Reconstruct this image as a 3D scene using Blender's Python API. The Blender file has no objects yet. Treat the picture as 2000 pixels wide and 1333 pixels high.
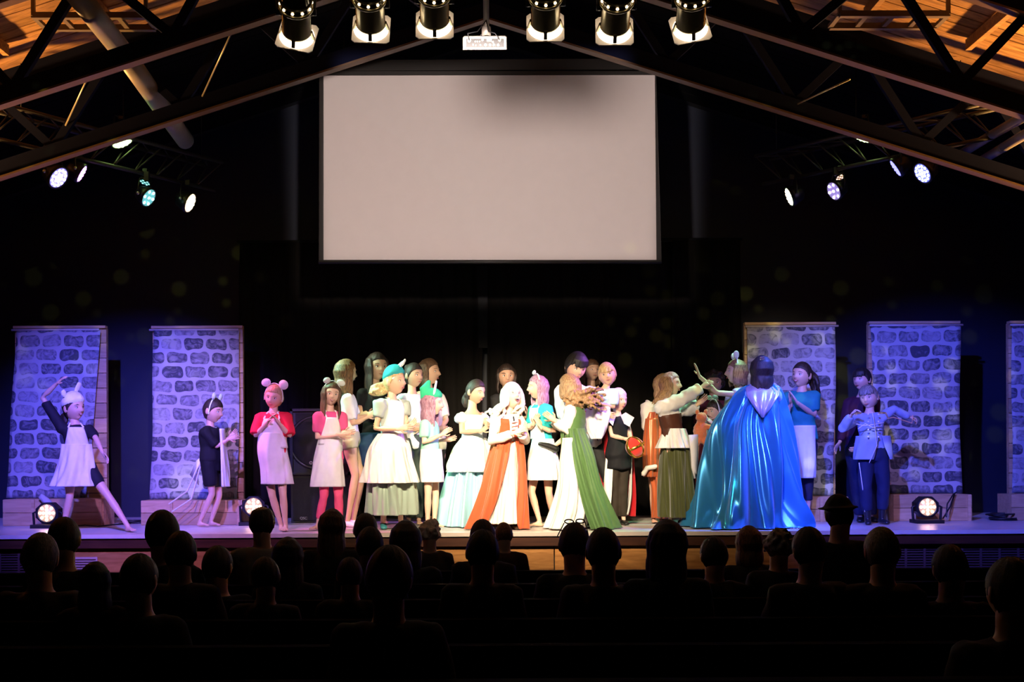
import bpy, math, random
import numpy as np
from mathutils import Vector, Matrix, Euler
random.seed(7); np.random.seed(7)
SC = bpy.context.scene
COL = SC.collection
V = Vector
PI = math.pi
def R(a): return math.radians(a)

# ---------------------------------------------------------------- camera
CAMH = 1.71; STAGE = 0.95; FOC = 2280.0; CX, HY = 956.0, 893.0; ROLL = 0.0055
cam = bpy.data.objects.new('camera', bpy.data.cameras.new('camera')); COL.objects.link(cam)
cam.location = (0, 0, CAMH)
cam.rotation_euler = (Matrix.Rotation(PI/2, 4, 'X') @ Matrix.Rotation(-ROLL, 4, 'Z')).to_euler()
cam.data.sensor_width = 36; cam.data.lens = 36*FOC/2000
cam.data.shift_x = (1000-CX)/2000; cam.data.shift_y = (HY-666.5)/2000
SC.camera = cam
def P(px, py, Y):
    u, v = px-CX, HY-py
    c, s = math.cos(ROLL), math.sin(ROLL)
    u, v = u*c + v*s, v*c - u*s
    return V((u/FOC*Y, Y, CAMH + v/FOC*Y))

# ---------------------------------------------------------------- view, world
vs = SC.view_settings
vs.view_transform = 'Standard'; vs.look = 'None'; vs.gamma = 1; vs.use_curve_mapping = False; vs.exposure = 0.0
w = bpy.data.worlds.new('world'); SC.world = w; w.use_nodes = True
w.node_tree.nodes['Background'].inputs[0].default_value = (.35, .3, .28, 1)
w.node_tree.nodes['Background'].inputs[1].default_value = .004

# ---------------------------------------------------------------- stage lighting
def spot(name, loc, tgt, power, color, deg, blend=.5, rad=.06):
    l = bpy.data.lights.new(name, 'SPOT'); l.energy = power; l.color = color
    l.spot_size = R(deg); l.spot_blend = blend; l.shadow_soft_size = rad
    o = bpy.data.objects.new(name, l); COL.objects.link(o); o.location = loc
    o.rotation_euler = (V(tgt)-V(loc)).to_track_quat('-Z', 'Y').to_euler()
    return o
def area(name, loc, tgt, power, color, size):
    l = bpy.data.lights.new(name, 'AREA'); l.energy = power; l.color = color; l.size = size
    o = bpy.data.objects.new(name, l); COL.objects.link(o); o.location = loc
    o.rotation_euler = (V(tgt)-V(loc)).to_track_quat('-Z', 'Y').to_euler()
    return o
BARY = 6.5; BARZ = 4.35
WARM = (1, .80, .56); BLUE = (.10, .10, 1.0); VIO = (.42, .20, 1.0)
# warm front cans (positions of the six cans on the bar)
for x0, tx, tz, e, dg in ((-1.08, -1.15, .6, 620, 28), (-.66, -.45, .9, 1600, 32), (-.30, .15, .85, 1900, 32), (.32, .65, .85, 1850, 32), (.70, 1.25, .65, 1050, 28), (1.12, 2.2, .6, 480, 26)):
    spot('front_can_light', (x0, BARY+.30, BARZ-.42), (tx, 12.4, STAGE+tz), e, WARM, dg, .95, .05)
# spill of the third can onto the screen, past the projector
sp_ = spot('screen_spill', (-.18, BARY+.25, 4.21), (-.0, 12.9, 4.91), 1250, (1, .83, .75), 42, .02, .10)
# mask added in the light nodes, cropping the beam to the screen
sp_.data.use_nodes = True; nt_ = sp_.data.node_tree; em_ = [n for n in nt_.nodes if n.type == 'EMISSION'][0]
tc_ = nt_.nodes.new('ShaderNodeTexCoord'); sx_ = nt_.nodes.new('ShaderNodeSeparateXYZ'); nt_.links.new(tc_.outputs['Normal'], sx_.inputs[0]); fs_ = []
for ax_i, lim in ((0, .300), (1, .168)):
    dv_ = nt_.nodes.new('ShaderNodeMath'); dv_.operation = 'DIVIDE'; nt_.links.new(sx_.outputs[ax_i], dv_.inputs[0]); nt_.links.new(sx_.outputs[2], dv_.inputs[1])
    ab_ = nt_.nodes.new('ShaderNodeMath'); ab_.operation = 'ABSOLUTE'; nt_.links.new(dv_.outputs[0], ab_.inputs[0])
    mr_ = nt_.nodes.new('ShaderNodeMapRange'); mr_.inputs[1].default_value = lim+.022; mr_.inputs[2].default_value = lim; nt_.links.new(ab_.outputs[0], mr_.inputs[0]); fs_.append(mr_)
ml_ = nt_.nodes.new('ShaderNodeMath'); ml_.operation = 'MULTIPLY'; nt_.links.new(fs_[0].outputs[0], ml_.inputs[0]); nt_.links.new(fs_[1].outputs[0], ml_.inputs[1]); nt_.links.new(ml_.outputs[0], em_.inputs['Strength'])
# violet and blue washes from the ends of the front bar (outside the frame)
spot('left_wash', (-3.0, BARY-.3, 5.0), (-4.2, 13.0, STAGE+.9), 5600, BLUE, 33, .8)
spot('left_wash_violet', (-2.2, BARY-.3, 4.6), (-3.2, 12.4, STAGE+.6), 1550, (.62, .28, 1.0), 34, .95)
spot('right_wash', (1.0, BARY-.3, 5.0), (4.9, 13.0, STAGE+.8), 5000, (.07, .10, 1.0), 33, .7)
spot('right_wash_violet', (2.2, BARY-.3, 4.9), (3.8, 12.7, STAGE+.9), 850, (.50, .34, 1.0), 30, .95)
# light of the coloured side lamps
def side_light(px, py, Y, tgt, e, col, dg):
    p = P(px, py, Y); d = (V(tgt)-p).normalized(); spot('side_lamp_light', p+d*.22, tgt, e, col, dg, .9, .08)
side_light(160, 340, 11.9, (-1.9, 12.3, STAGE+.9), 900, (1, .10, .42), 24)
side_light(115, 348, 11.6, (-2.6, 12.4, STAGE+.6), 500, (.45, .3, 1), 40)
side_light(240, 278, 12.2, (-.4, 12.5, STAGE+.8), 700, (.35, 1, .25), 34)
side_light(291, 387, 12.5, (-.1, 12.5, STAGE+.9), 900, (.15, .9, 1), 34)
side_light(372, 397, 12.9, (-.5, 12.6, STAGE+1.0), 420, (1, .8, .5), 36)
side_light(1541, 385, 12.9, (1.8, 12.4, STAGE+.7), 450, (.35, 1, .6), 34)
side_light(1628, 374, 12.5, (.6, 12.6, STAGE+1.3), 1100, (.50, .16, 1), 34)
side_light(1749, 329, 11.9, (2.9, 12.2, STAGE+.8), 1500, (.06, .12, 1), 34)
side_light(1801, 339, 11.6, (3.2, 12.4, STAGE+.4), 800, (.08, .12, 1), 36)
# warm wall uplights in the side bays, outside the frame, plus added flange spots
for sx in (-1, 1):
    spot('bay_uplight', (sx*6.9, 10.4, 2.9), (sx*3.7, 9.7, 6.6), 2800, (1, .50, .14), 62, .6, .12)
    spot('flange_fill', (sx*3.4, 10.3, 1.8), (sx*3.6, 10.2, 5.0), 60, (1, .52, .18), 70, .9, .10)  # added unseen spot below the trusses, warming their flanges
spot('cans_fill', (.4, .4, 3.3), (0, BARY+.4, 4.25), 30, (1, .78, .52), 34, .6, .05)  # added unseen fill for the backs of the cans and the projector
# neutral spill of the bar onto the inner flats, and two small yellow pools low on them
spot('inner_flat_spill', (-1.6, BARY, 4.6), (-3.4, 13.8, 2.4), 620, (1, .72, .86), 14, .8)
spot('inner_flat_spill', (1.8, BARY, 4.6), (3.5, 13.8, 2.9), 380, (1, .86, .52), 15, .8)
spot('yellow_pool', (-2.2, BARY, 4.4), P(366, 945, 13.78), 1500, (1, .90, .45), 4, .7)
spot('yellow_pool', (2.6, BARY, 4.4), P(1614, 950, 13.78), 480, (.75, .80, .10), 5, .7)
# dim patterned (gobo) projector light dappling the rear wall in olive
def gobo(loc, tgt, e, deg, sc_):
    o = spot('gobo_light', loc, tgt, e, (.62, .60, .10), deg, .5, .02); l = o.data; l.use_nodes = True; nt = l.node_tree; N = nt.nodes; L = nt.links
    em = [n for n in N if n.type == 'EMISSION'][0]; tc = N.new('ShaderNodeTexCoord'); vo = N.new('ShaderNodeTexVoronoi'); vo.inputs['Scale'].default_value = sc_; vo.inputs['Randomness'].default_value = .75
    mr = N.new('ShaderNodeMapRange'); mr.interpolation_type = 'SMOOTHSTEP'; mr.inputs[1].default_value = .42; mr.inputs[2].default_value = .26
    dv = N.new('ShaderNodeVectorMath'); dv.operation = 'DIVIDE'; sp = N.new('ShaderNodeSeparateXYZ'); cb = N.new('ShaderNodeCombineXYZ')
    L.new(tc.outputs['Normal'], sp.inputs[0])
    for i in range(3): L.new(sp.outputs[2], cb.inputs[i])
    L.new(tc.outputs['Normal'], dv.inputs[0]); L.new(cb.outputs[0], dv.inputs[1]); L.new(dv.outputs[0], vo.inputs['Vector'])
    L.new(vo.outputs['Distance'], mr.inputs[0]); L.new(mr.outputs[0], em.inputs['Strength'])
gobo((-2.5, BARY-.2, 4.7), (-4.6, 15.2, 2.9), 420, 30, 30)
gobo((1.9, BARY-.2, 4.7), (4.0, 15.2, 2.9), 1200, 38, 30)

# ---------------------------------------------------------------- materials
MATS = {}
def mat(name, col, rough=.6, metal=0.0, var=.12, scale=8.0, bump=0.0, emit=None, estr=0.0, sheen=0, coat=0, aniso=0, spec=None):
    if name in MATS: return MATS[name]
    m = bpy.data.materials.new(name); m.use_nodes = True; nt = m.node_tree; N = nt.nodes; L = nt.links
    b = N['Principled BSDF']; c = (*col, 1)
    b.inputs['Base Color'].default_value = c
    b.inputs['Roughness'].default_value = rough; b.inputs['Metallic'].default_value = metal
    if spec is not None: b.inputs['Specular IOR Level'].default_value = spec
    if coat: b.inputs['Coat Weight'].default_value = coat
    if sheen: b.inputs['Sheen Weight'].default_value = sheen
    if aniso: b.inputs['Anisotropic'].default_value = aniso
    tc = N.new('ShaderNodeTexCoord'); no = N.new('ShaderNodeTexNoise'); no.inputs['Scale'].default_value = scale; no.inputs['Detail'].default_value = 4
    L.new(tc.outputs['Object'], no.inputs['Vector'])
    if var:
        mx = N.new('ShaderNodeMix'); mx.data_type = 'RGBA'
        mx.inputs[6].default_value = tuple(v*(1-var) for v in col)+(1,)
        mx.inputs[7].default_value = tuple(min(1, v*(1+var)) for v in col)+(1,)
        L.new(no.outputs['Fac'], mx.inputs[0]); L.new(mx.outputs[2], b.inputs['Base Color'])
    if bump:
        bp = N.new('ShaderNodeBump'); bp.inputs['Strength'].default_value = bump; bp.inputs['Distance'].default_value = .01
        L.new(no.outputs['Fac'], bp.inputs['Height']); L.new(bp.outputs['Normal'], b.inputs['Normal'])
    if emit:
        b.inputs['Emission Color'].default_value = (*emit, 1); b.inputs['Emission Strength'].default_value = estr
    MATS[name] = m
    return m
def wood(name, dark, light, scale=(1, 12, 12), rough=.6):
    if name in MATS: return MATS[name]
    m = bpy.data.materials.new(name); m.use_nodes = True; nt = m.node_tree; N = nt.nodes; L = nt.links
    b = N['Principled BSDF']; b.inputs['Roughness'].default_value = rough
    tc = N.new('ShaderNodeTexCoord'); oi = N.new('ShaderNodeObjectInfo')
    mp = N.new('ShaderNodeMapping'); mp.inputs['Scale'].default_value = scale
    ad = N.new('ShaderNodeVectorMath'); ad.operation = 'ADD'
    cb = N.new('ShaderNodeCombineXYZ'); ml = N.new('ShaderNodeMath'); ml.operation = 'MULTIPLY'; ml.inputs[1].default_value = 37
    L.new(oi.outputs['Random'], ml.inputs[0]); L.new(ml.outputs[0], cb.inputs[0]); L.new(ml.outputs[0], cb.inputs[1])
    L.new(tc.outputs['Object'], mp.inputs['Vector']); L.new(mp.outputs[0], ad.inputs[0]); L.new(cb.outputs[0], ad.inputs[1])
    no = N.new('ShaderNodeTexNoise'); no.inputs['Scale'].default_value = 2; no.inputs['Detail'].default_value = 6; no.inputs['Distortion'].default_value = 1.2
    L.new(ad.outputs[0], no.inputs['Vector'])
    cr = N.new('ShaderNodeValToRGB'); cr.color_ramp.elements[0].position = .3; cr.color_ramp.elements[1].position = .7
    cr.color_ramp.elements[0].color = (*dark, 1); cr.color_ramp.elements[1].color = (*light, 1)
    L.new(no.outputs['Fac'], cr.inputs[0])
    hs = N.new('ShaderNodeHueSaturation'); mr = N.new('ShaderNodeMapRange'); mr.inputs['To Min'].default_value = .75; mr.inputs['To Max'].default_value = 1.2
    L.new(oi.outputs['Random'], mr.inputs[0]); L.new(mr.outputs[0], hs.inputs['Value']); L.new(cr.outputs[0], hs.inputs['Color'])
    L.new(hs.outputs[0], b.inputs['Base Color'])
    bp = N.new('ShaderNodeBump'); bp.inputs['Strength'].default_value = .25; L.new(no.outputs['Fac'], bp.inputs['Height']); L.new(bp.outputs[0], b.inputs['Normal'])
    MATS[name] = m
    return m
def hairmat(name, dark, light):
    if name in MATS: return MATS[name]
    m = bpy.data.materials.new(name); m.use_nodes = True; nt = m.node_tree; N = nt.nodes; L = nt.links
    b = N['Principled BSDF']; b.inputs['Roughness'].default_value = .58
    tc = N.new('ShaderNodeTexCoord'); mp = N.new('ShaderNodeMapping'); mp.inputs['Scale'].default_value = (60, 60, 6)
    no = N.new('ShaderNodeTexNoise'); no.inputs['Scale'].default_value = 2.5; no.inputs['Detail'].default_value = 4
    L.new(tc.outputs['Object'], mp.inputs[0]); L.new(mp.outputs[0], no.inputs['Vector'])
    cr = N.new('ShaderNodeValToRGB'); cr.color_ramp.elements[0].position = .35; cr.color_ramp.elements[1].position = .68
    cr.color_ramp.elements[0].color = (*dark, 1); cr.color_ramp.elements[1].color = (*light, 1)
    L.new(no.outputs['Fac'], cr.inputs[0]); L.new(cr.outputs[0], b.inputs['Base Color'])
    bp = N.new('ShaderNodeBump'); bp.inputs['Strength'].default_value = .5; bp.inputs['Distance'].default_value = .004
    L.new(no.outputs['Fac'], bp.inputs['Height']); L.new(bp.outputs[0], b.inputs['Normal'])
    MATS[name] = m
    return m

# ---------------------------------------------------------------- mesh collector
class MB:
    def __init__(s): s.v = []; s.f = []; s.m = []; s.mi = 0
    def add(s, vs_, fs_):
        o = len(s.v); s.v += [tuple(p) for p in vs_]; s.f += [tuple(i+o for i in f) for f in fs_]; s.m += [s.mi]*len(fs_); return s
    def box(s, c, d, M=None):
        c = V(c); vv = [V((x*d[0]/2, y*d[1]/2, z*d[2]/2)) for x in (-1, 1) for y in (-1, 1) for z in (-1, 1)]
        if M is not None: vv = [M @ p for p in vv]
        return s.add([c+p for p in vv], [(0, 1, 3, 2), (4, 6, 7, 5), (0, 4, 5, 1), (2, 3, 7, 6), (0, 2, 6, 4), (1, 5, 7, 3)])
    def bar(s, a, b, wd, ht, up=(0, 0, 1)):
        a, b = V(a), V(b); d = (b-a); z = d.normalized(); x = V(up).cross(z)
        if x.length < 1e-4: x = V((1, 0, 0)).cross(z)
        x.normalize(); y = z.cross(x)
        M = Matrix((x, y, z)).transposed()
        return s.box((a+b)/2, (wd, ht, d.length), M)
    def ball(s, c, r, M=None, nu=14, nv=10):
        c = V(c); r = (r, r, r) if isinstance(r, (int, float)) else r
        vv = [V((0, 0, r[2]))]
        for j in range(1, nv):
            t = PI*j/nv
            for i in range(nu):
                a = 2*PI*i/nu; vv.append(V((r[0]*math.sin(t)*math.cos(a), r[1]*math.sin(t)*math.sin(a), r[2]*math.cos(t))))
        vv.append(V((0, 0, -r[2])))
        if M is not None: vv = [M @ p for p in vv]
        ff = [(0, 1+i, 1+(i+1) % nu) for i in range(nu)]
        for j in range(nv-2):
            for i in range(nu):
                a = 1+j*nu+i; b = 1+j*nu+(i+1) % nu; ff.append((a, a+nu, b+nu, b))
        k = len(vv)-1; o = 1+(nv-2)*nu
        ff += [(o+i, k, o+(i+1) % nu) for i in range(nu)]
        return s.add([c+p for p in vv], ff)
    def loft(s, rings, closed=True, caps=True):
        n = len(rings[0]); vv = [p for r in rings for p in r]; ff = []
        for j in range(len(rings)-1):
            for i in range(n if closed else n-1):
                a = j*n+i; b = j*n+(i+1) % n; ff.append((a, b, b+n, a+n))
        if caps and closed:
            ff.append(tuple(range(n-1, -1, -1))); o = (len(rings)-1)*n; ff.append(tuple(o+i for i in range(n)))
        return s.add(vv, ff)
    def tube(s, pts, rad, n=10, side=None, round_ends=True):
        pts = [V(p) for p in pts]
        rad = [(r, r) if isinstance(r, (int, float)) else tuple(r) for r in (rad if isinstance(rad, (list, tuple)) and len(rad) == len(pts) else [rad]*len(pts))]
        if round_ends:
            d0 = (pts[0]-pts[1]).normalized(); d1 = (pts[-1]-pts[-2]).normalized(); r0, r1 = rad[0], rad[-1]
            pre = [(pts[0]+d0*min(r0)*k, (r0[0]*q, r0[1]*q)) for k, q in ((.95, .3), (.75, .66))]
            post = [(pts[-1]+d1*min(r1)*k, (r1[0]*q, r1[1]*q)) for k, q in ((.75, .66), (.95, .3))]
            pts = [p for p, _ in pre]+pts+[p for p, _ in post]; rad = [r for _, r in pre]+rad+[r for _, r in post]
        rings = []; x = None
        for k, p in enumerate(pts):
            t = ((pts[min(k+1, len(pts)-1)]-pts[max(k-1, 0)])).normalized()
            if side is not None:
                x = V(side)-t*V(side).dot(t)
                if x.length < 1e-3: x = t.orthogonal()
            elif x is None: x = t.orthogonal()
            else: x = x-t*x.dot(t)
            x = x.normalized(); y = t.cross(x)
            rings.append([p+x*(rad[k][0]*math.cos(2*PI*i/n))+y*(rad[k][1]*math.sin(2*PI*i/n)) for i in range(n)])
        return s.loft(rings)
    def cyl(s, a, b, r, n=20, r2=None):
        a, b = V(a), V(b); t = (b-a).normalized(); x = t.orthogonal().normalized(); y = t.cross(x); r2 = r if r2 is None else r2
        return s.loft([[a+x*(r*math.cos(2*PI*i/n))+y*(r*math.sin(2*PI*i/n)) for i in range(n)], [b+x*(r2*math.cos(2*PI*i/n))+y*(r2*math.sin(2*PI*i/n)) for i in range(n)]])
    def ring(s, c, axis, r, t, n=28, m=8, h=None):
        c = V(c); ax = V(axis).normalized(); x = ax.orthogonal().normalized(); y = ax.cross(x); h = t if h is None else h
        rings = []
        for i in range(n):
            a = 2*PI*i/n; d = x*math.cos(a)+y*math.sin(a)
            rings.append([c+d*(r+t*math.cos(2*PI*j/m))+ax*(h*math.sin(2*PI*j/m)) for j in range(m)])
        rings.append(rings[0]); return s.loft(rings, caps=False)
    def mesh(s, name, mats, smooth=True):
        me = bpy.data.meshes.new(name); me.from_pydata(s.v, [], s.f); 
        for m in mats: me.materials.append(m)
        if len(mats) > 1: me.polygons.foreach_set('material_index', s.m)
        if smooth: me.polygons.foreach_set('use_smooth', [True]*len(me.polygons))
        me.update(); return me
TMP = bpy.data.scenes.new('tmp')
def remesh(mb, voxel, smooth=4, fac=.5):
    """union of overlapping closed pieces as one skin; returns a new MB"""
    me = bpy.data.meshes.new('t'); me.from_pydata(mb.v, [], mb.f); me.update()
    o = bpy.data.objects.new('t', me); TMP.collection.objects.link(o)
    m = o.modifiers.new('r', 'REMESH'); m.mode = 'VOXEL'; m.voxel_size = voxel
    if smooth:
        q = o.modifiers.new('s', 'SMOOTH'); q.factor = fac; q.iterations = smooth
    vl = TMP.view_layers[0]; vl.update(); dg = vl.depsgraph
    e = bpy.data.meshes.new_from_object(o.evaluated_get(dg), depsgraph=dg)
    out = MB(); co = np.empty(len(e.vertices)*3); e.vertices.foreach_get('co', co)
    out.v = [tuple(p) for p in co.reshape(-1, 3)]; out.f = [tuple(p.vertices) for p in e.polygons]; out.m = [0]*len(out.f)
    bpy.data.objects.remove(o); bpy.data.meshes.remove(me); bpy.data.meshes.remove(e)
    return out
def wrinkle(mb, amp, freq, seed=0, zs=1.0):
    a = np.array(mb.v); rs = np.random.RandomState(seed)
    d = np.zeros_like(a)
    for k in range(5):
        w_ = rs.normal(size=3); w_ /= np.linalg.norm(w_); w_[2] *= zs; ph = rs.uniform(0, 6.28)
        f = freq*(1+.6*k); q = rs.normal(size=3); q /= np.linalg.norm(q)
        d += np.outer(np.sin(a@(w_*f)+ph), q)*amp/(1+.5*k)
    mb.v = [tuple(p) for p in a+d]; return mb
# ---------------------------------------------------------------- objects
def link(name, me, parent=None, **kw):
    o = bpy.data.objects.new(name, me); COL.objects.link(o)
    if parent is not None: o.parent = parent
    for k, v in kw.items(): o[k] = v
    return o
def thing(name, label, cat, loc=(0, 0, 0), group=None):
    o = bpy.data.objects.new(name, None); COL.objects.link(o); o.location = loc; o.empty_display_size = .1
    o['label'] = label; o['category'] = cat
    if group: o['group'] = group
    return o
def part(name, mb, mats, parent, smooth=True, **kw):
    """mesh in world coordinates, origin moved to the top thing's origin"""
    if not isinstance(mats, (list, tuple)): mats = [mats]
    off = V((0, 0, 0)); p = parent
    while p is not None: off += p.location; p = p.parent
    if off.length > 0: mb.v = [(a-off.x, b-off.y, c-off.z) for a, b, c in mb.v]
    return link(name, mb.mesh(name, mats, smooth), parent, **kw)
def solo(name, mb, mats, label, cat, group=None, smooth=False):
    o = part(name, mb, mats, None, smooth); o['label'] = label; o['category'] = cat
    if group: o['group'] = group
    return o
def struct(name, mb, mats, smooth=False):
    o = part(name, mb, mats, None, smooth); o['kind'] = 'structure'; return o

# ---------------------------------------------------------------- the room
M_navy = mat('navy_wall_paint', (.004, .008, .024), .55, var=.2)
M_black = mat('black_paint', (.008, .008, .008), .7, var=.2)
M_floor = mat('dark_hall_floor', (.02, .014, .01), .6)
M_deck = mat('stage_floor_boards', (.60, .54, .50), .35, var=.15, scale=5)
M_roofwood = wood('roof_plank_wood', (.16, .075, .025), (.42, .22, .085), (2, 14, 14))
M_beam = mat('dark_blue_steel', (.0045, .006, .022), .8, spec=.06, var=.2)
M_shadewood = mat('shaded_roof_board', (.004, .0035, .003), .9, var=.3, spec=.1)  # darkness of the unlit roof put into the board colour
M_fascia = wood('stained_stage_wood', (.34, .13, .03), (.62, .28, .08), (1.2, 9, 9), .4)
M_trimwood = wood('red_brown_trim_wood', (.04, .012, .007), (.08, .026, .012), (1, 10, 10), .35)
HW = 8.2; BACKY = 15.2; FRONTY = 11.8
struct('floor', MB().box((0, 6, -.05), (2*HW, 22, .1)), M_floor)
struct('wall_back', MB().box((0, BACKY+.1, 3.5), (2*HW, .2, 7.4)), M_navy)
struct('wall_left', MB().box((-HW-.1, 6, 3), (.2, 22, 6.4)), M_black)
struct('wall_right', MB().box((HW+.1, 6, 3), (.2, 22, 6.4)), M_black)
struct('wall_rear', MB().box((0, -4.9, 3.5), (2*HW, .2, 7.4)), M_black)
APEX = 5.84; SL = .32; TD = .82
def roofz(x): return APEX+TD+.38-SL*abs(x)
# ceiling: a black boarded deck with the bare planks of the lit bays as pieces of their own, shade-coloured planks beyond
mb = MB()
for sgn in (-1, 1):
    a = V((0, 0, roofz(0)+.07)); b = V((sgn*(HW+.3), 0, roofz(HW+.3)+.07))
    mb.add([(p.x, y, p.z+h) for p in (a, b) for y in (-5, BACKY+.2) for h in (0, .12)], [(0, 1, 3, 2), (4, 6, 7, 5), (0, 4, 5, 1), (2, 3, 7, 6), (0, 2, 6, 4), (1, 5, 7, 3)])
ceil = struct('ceiling', mb, M_black)
def plank_mesh(L_, W_, T_, m):
    k = MB(); k.box((L_/2, 0, 0), (L_, W_, T_)); me = k.mesh('plank', [m], False); return me
Lp = (HW+.2)/math.cos(math.atan(SL)); bare = plank_mesh(Lp, .142, .03, M_roofwood); dark = plank_mesh(Lp, .142, .03, M_shadewood)
for i in range(44):
    y = 8.4+.15*i
    for sgn in (-1, 1):
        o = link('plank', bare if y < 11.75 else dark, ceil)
        o.location = (0, y, roofz(0)+.03+random.uniform(-.008, .008))
        o.rotation_euler = (0, math.atan(SL), 0) if sgn > 0 else (0, math.atan(SL), PI)
        if sgn < 0: o.rotation_euler = Euler((0, PI-math.atan(SL), 0)); 
# purlins running from truss to truss
purl = MB()
for sgn in (-1, 1):
    for x in (1.6, 2.6, 3.55, 4.5, 5.5, 6.5):
        for (y0, y1) in ((9.52, 10.92),):
            p = MB(); p.box((sgn*x, (y0+y1)/2, roofz(x)-.06), (.055, y1-y0, .10))
            part('purlin', p, M_roofwood, ceil, False)

# ---------------------------------------------------------------- roof trusses
def truss(Y, label, dirs):
    t = thing('roof_truss', label, 'truss', (0, Y, APEX))
    for sgn in (-1, 1):
        for (z0, h, nm) in ((APEX, .155, 'bottom_chord'), (APEX+TD, .17, 'top_chord')):
            m = MB(); xe = HW
            m.bar((0, Y, z0+h/2), (sgn*xe, Y, z0+h/2-SL*xe), .12, h, (0, 1, 0)) if False else m.add(
                [(x*sgn, Y+dy, z0+dz-SL*x) for x in (0, xe) for dy in (-.02, .02) for dz in (0, h)], [(0, 1, 3, 2), (4, 6, 7, 5), (0, 4, 5, 1), (2, 3, 7, 6), (0, 2, 6, 4), (1, 5, 7, 3)])
            part(nm, m, M_beam, t, False)
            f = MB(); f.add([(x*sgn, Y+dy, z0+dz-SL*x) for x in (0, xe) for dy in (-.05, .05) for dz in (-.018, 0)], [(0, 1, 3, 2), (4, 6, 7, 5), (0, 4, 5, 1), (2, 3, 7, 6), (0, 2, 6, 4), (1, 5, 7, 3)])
            part('flange', f, mat('flange_lit_steel', (.10, .055, .03), .5), t, False)  # orange uplight put into the flange colour, brighter than the chords
        for xb, xt in dirs:
            m = MB(); m.bar((sgn*xb, Y+.03, APEX+.12-SL*xb), (sgn*xt, Y+.03, APEX+TD+.05-SL*xt), .075, .05, (0, 1, 0)); part('web', m, M_beam, t, False)
    return t
truss(9.45, 'nearest blue steel roof truss, its lower flange edged in orange light', [(.35, .9), (1.5, .9), (1.5, 2.05), (2.55, 2.05), (2.55, 3.2), (3.85, 3.25), (3.85, 4.4), (5.0, 4.4), (5.1, 5.6)])
truss(11.0, 'second steel roof truss, close above the coloured side lamps', [(.4, 1.1), (1.7, 1.1), (1.7, 2.3), (2.9, 2.3), (2.9, 3.5), (4.1, 3.5), (4.1, 4.7), (5.3, 4.7)])

# horizontal frames between trusses
M_rail = mat('galvanised_rail', (.16, .12, .09), .5, .3)
for nm, x0, x1, py, Y in (('left', 65, 285, 27, 9.9), ('right', 1640, 1852, 24, 9.9)):
    t = thing('ladder_rack', 'flat horizontal steel rack under the %s roof slope' % nm, 'rack', P((x0+x1)/2, py, Y))
    for dy in (0, .28):
        m = MB(); a = P(x0, py+4, Y); b = P(x1, py+4, Y); a.y += dy; b.y += dy; m.bar(a, b, .05, .05); part('rail', m, M_rail, t, False)
    for k in range(5):
        m = MB(); a = P(x0+(x1-x0)*k/4, py+4, Y); b = a+V((0, .28, 0)); m.bar(a, b, .04, .03); part('rung', m, M_rail, t, False)
    for q in (0, 1):
        m = MB(); a = P((x0, x1)[q], py+4, Y); m.bar(a, V((a.x, a.y, roofz(a.x)-.01)), .03, .03); part('hanger', m, M_rail, t, False)
# pipes / ducts
M_pipe = mat('grey_duct_metal', (.20, .17, .15), .45, .2)
for lab, pts, r in (('thick round duct crossing both left roof trusses', [(140, -25, 8.9), (246, 110, 10.3), (322, 219, 11.6), (362, 275, 12.4)], .092),
                    ('upper of two thin pipes under the right roof slope', [(2040, 205, 9.3), (1935, 265, 11.2), (1868, 306, 12.5)], .045),
                    ('lower of two thin pipes under the right roof slope', [(2040, 240, 9.3), (1960, 288, 11.2), (1906, 320, 12.5)], .045)):
    pp = [P(*q) for q in pts]
    t = thing('duct', lab, 'duct', pp[0])
    for a, b in zip(pp[:-1], pp[1:]):
        part('duct_section', MB().cyl(a, b, r, 24), M_pipe, t)
    for b in pp[1:-1]:
        d = (pp[-1]-pp[0]).normalized(); part('collar', MB().cyl(b-d*.025, b+d*.025, r*1.06, 24), M_pipe, t)
for a, b, lab in (((395, 188, 10.9), (456, 55, 10.0), 'thin hanger rod at the left, under the roof truss'), ((128, 245, 11.0), (172, 150, 10.1), 'thin hanger rod above the far left lamps'), ((1558, 203, 10.9), (1660, 155, 10.2), 'thin slanted rod under the right roof slope')):
    a, b = P(*a), P(*b); solo('hanger_rod', MB().cyl(a, b, .008, 8), mat('rod_steel', (.4, .35, .25), .4, .6), lab, 'rod', smooth=True)

# ---------------------------------------------------------------- stage
st = thing('stage', 'raised wooden stage with orange-brown panelled front', 'stage', (0, FRONTY, 0))
nb = 22
bm_ = None
yy = FRONTY+.06
part('deck_front_board', MB().box((0, FRONTY+.05, STAGE-.02), (2*HW, .26, .04)), mat('deck_front', (.62, .52, .46), .35, var=.12), st, False)
yy = FRONTY+.18
bw = (BACKY-yy)/nb
me = MB().box((0, 0, 0), (2*HW, bw-.006, .04)).mesh('deck_board', [M_deck], False)
for i in range(nb):
    o = link('deck_board', me, st); o.location = V((0, yy+bw*(i+.5), STAGE-.02))-st.location
part('nosing', MB().box((0, FRONTY-.01, STAGE-.09), (2*HW, .09, .10)), M_trimwood, st, False)
part('substructure', MB().box((0, (FRONTY+BACKY)/2+.05, .43), (2*HW, BACKY-FRONTY-.12, .84)), M_black, st, False)
xs = [-HW, -4.55, -3.0, -1.9, -.6, .65, 1.9, 3.15, 4.0, HW]
for i in range(1, len(xs)-2):
    part('front_panel', MB().box(((xs[i]+xs[i+1])/2, FRONTY+.03, .42), (xs[i+1]-xs[i]-.012, .05, .80)), M_fascia, st, False)
M_vent = mat('vent_louvre_paint', (.07, .026, .028), .6)
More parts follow.
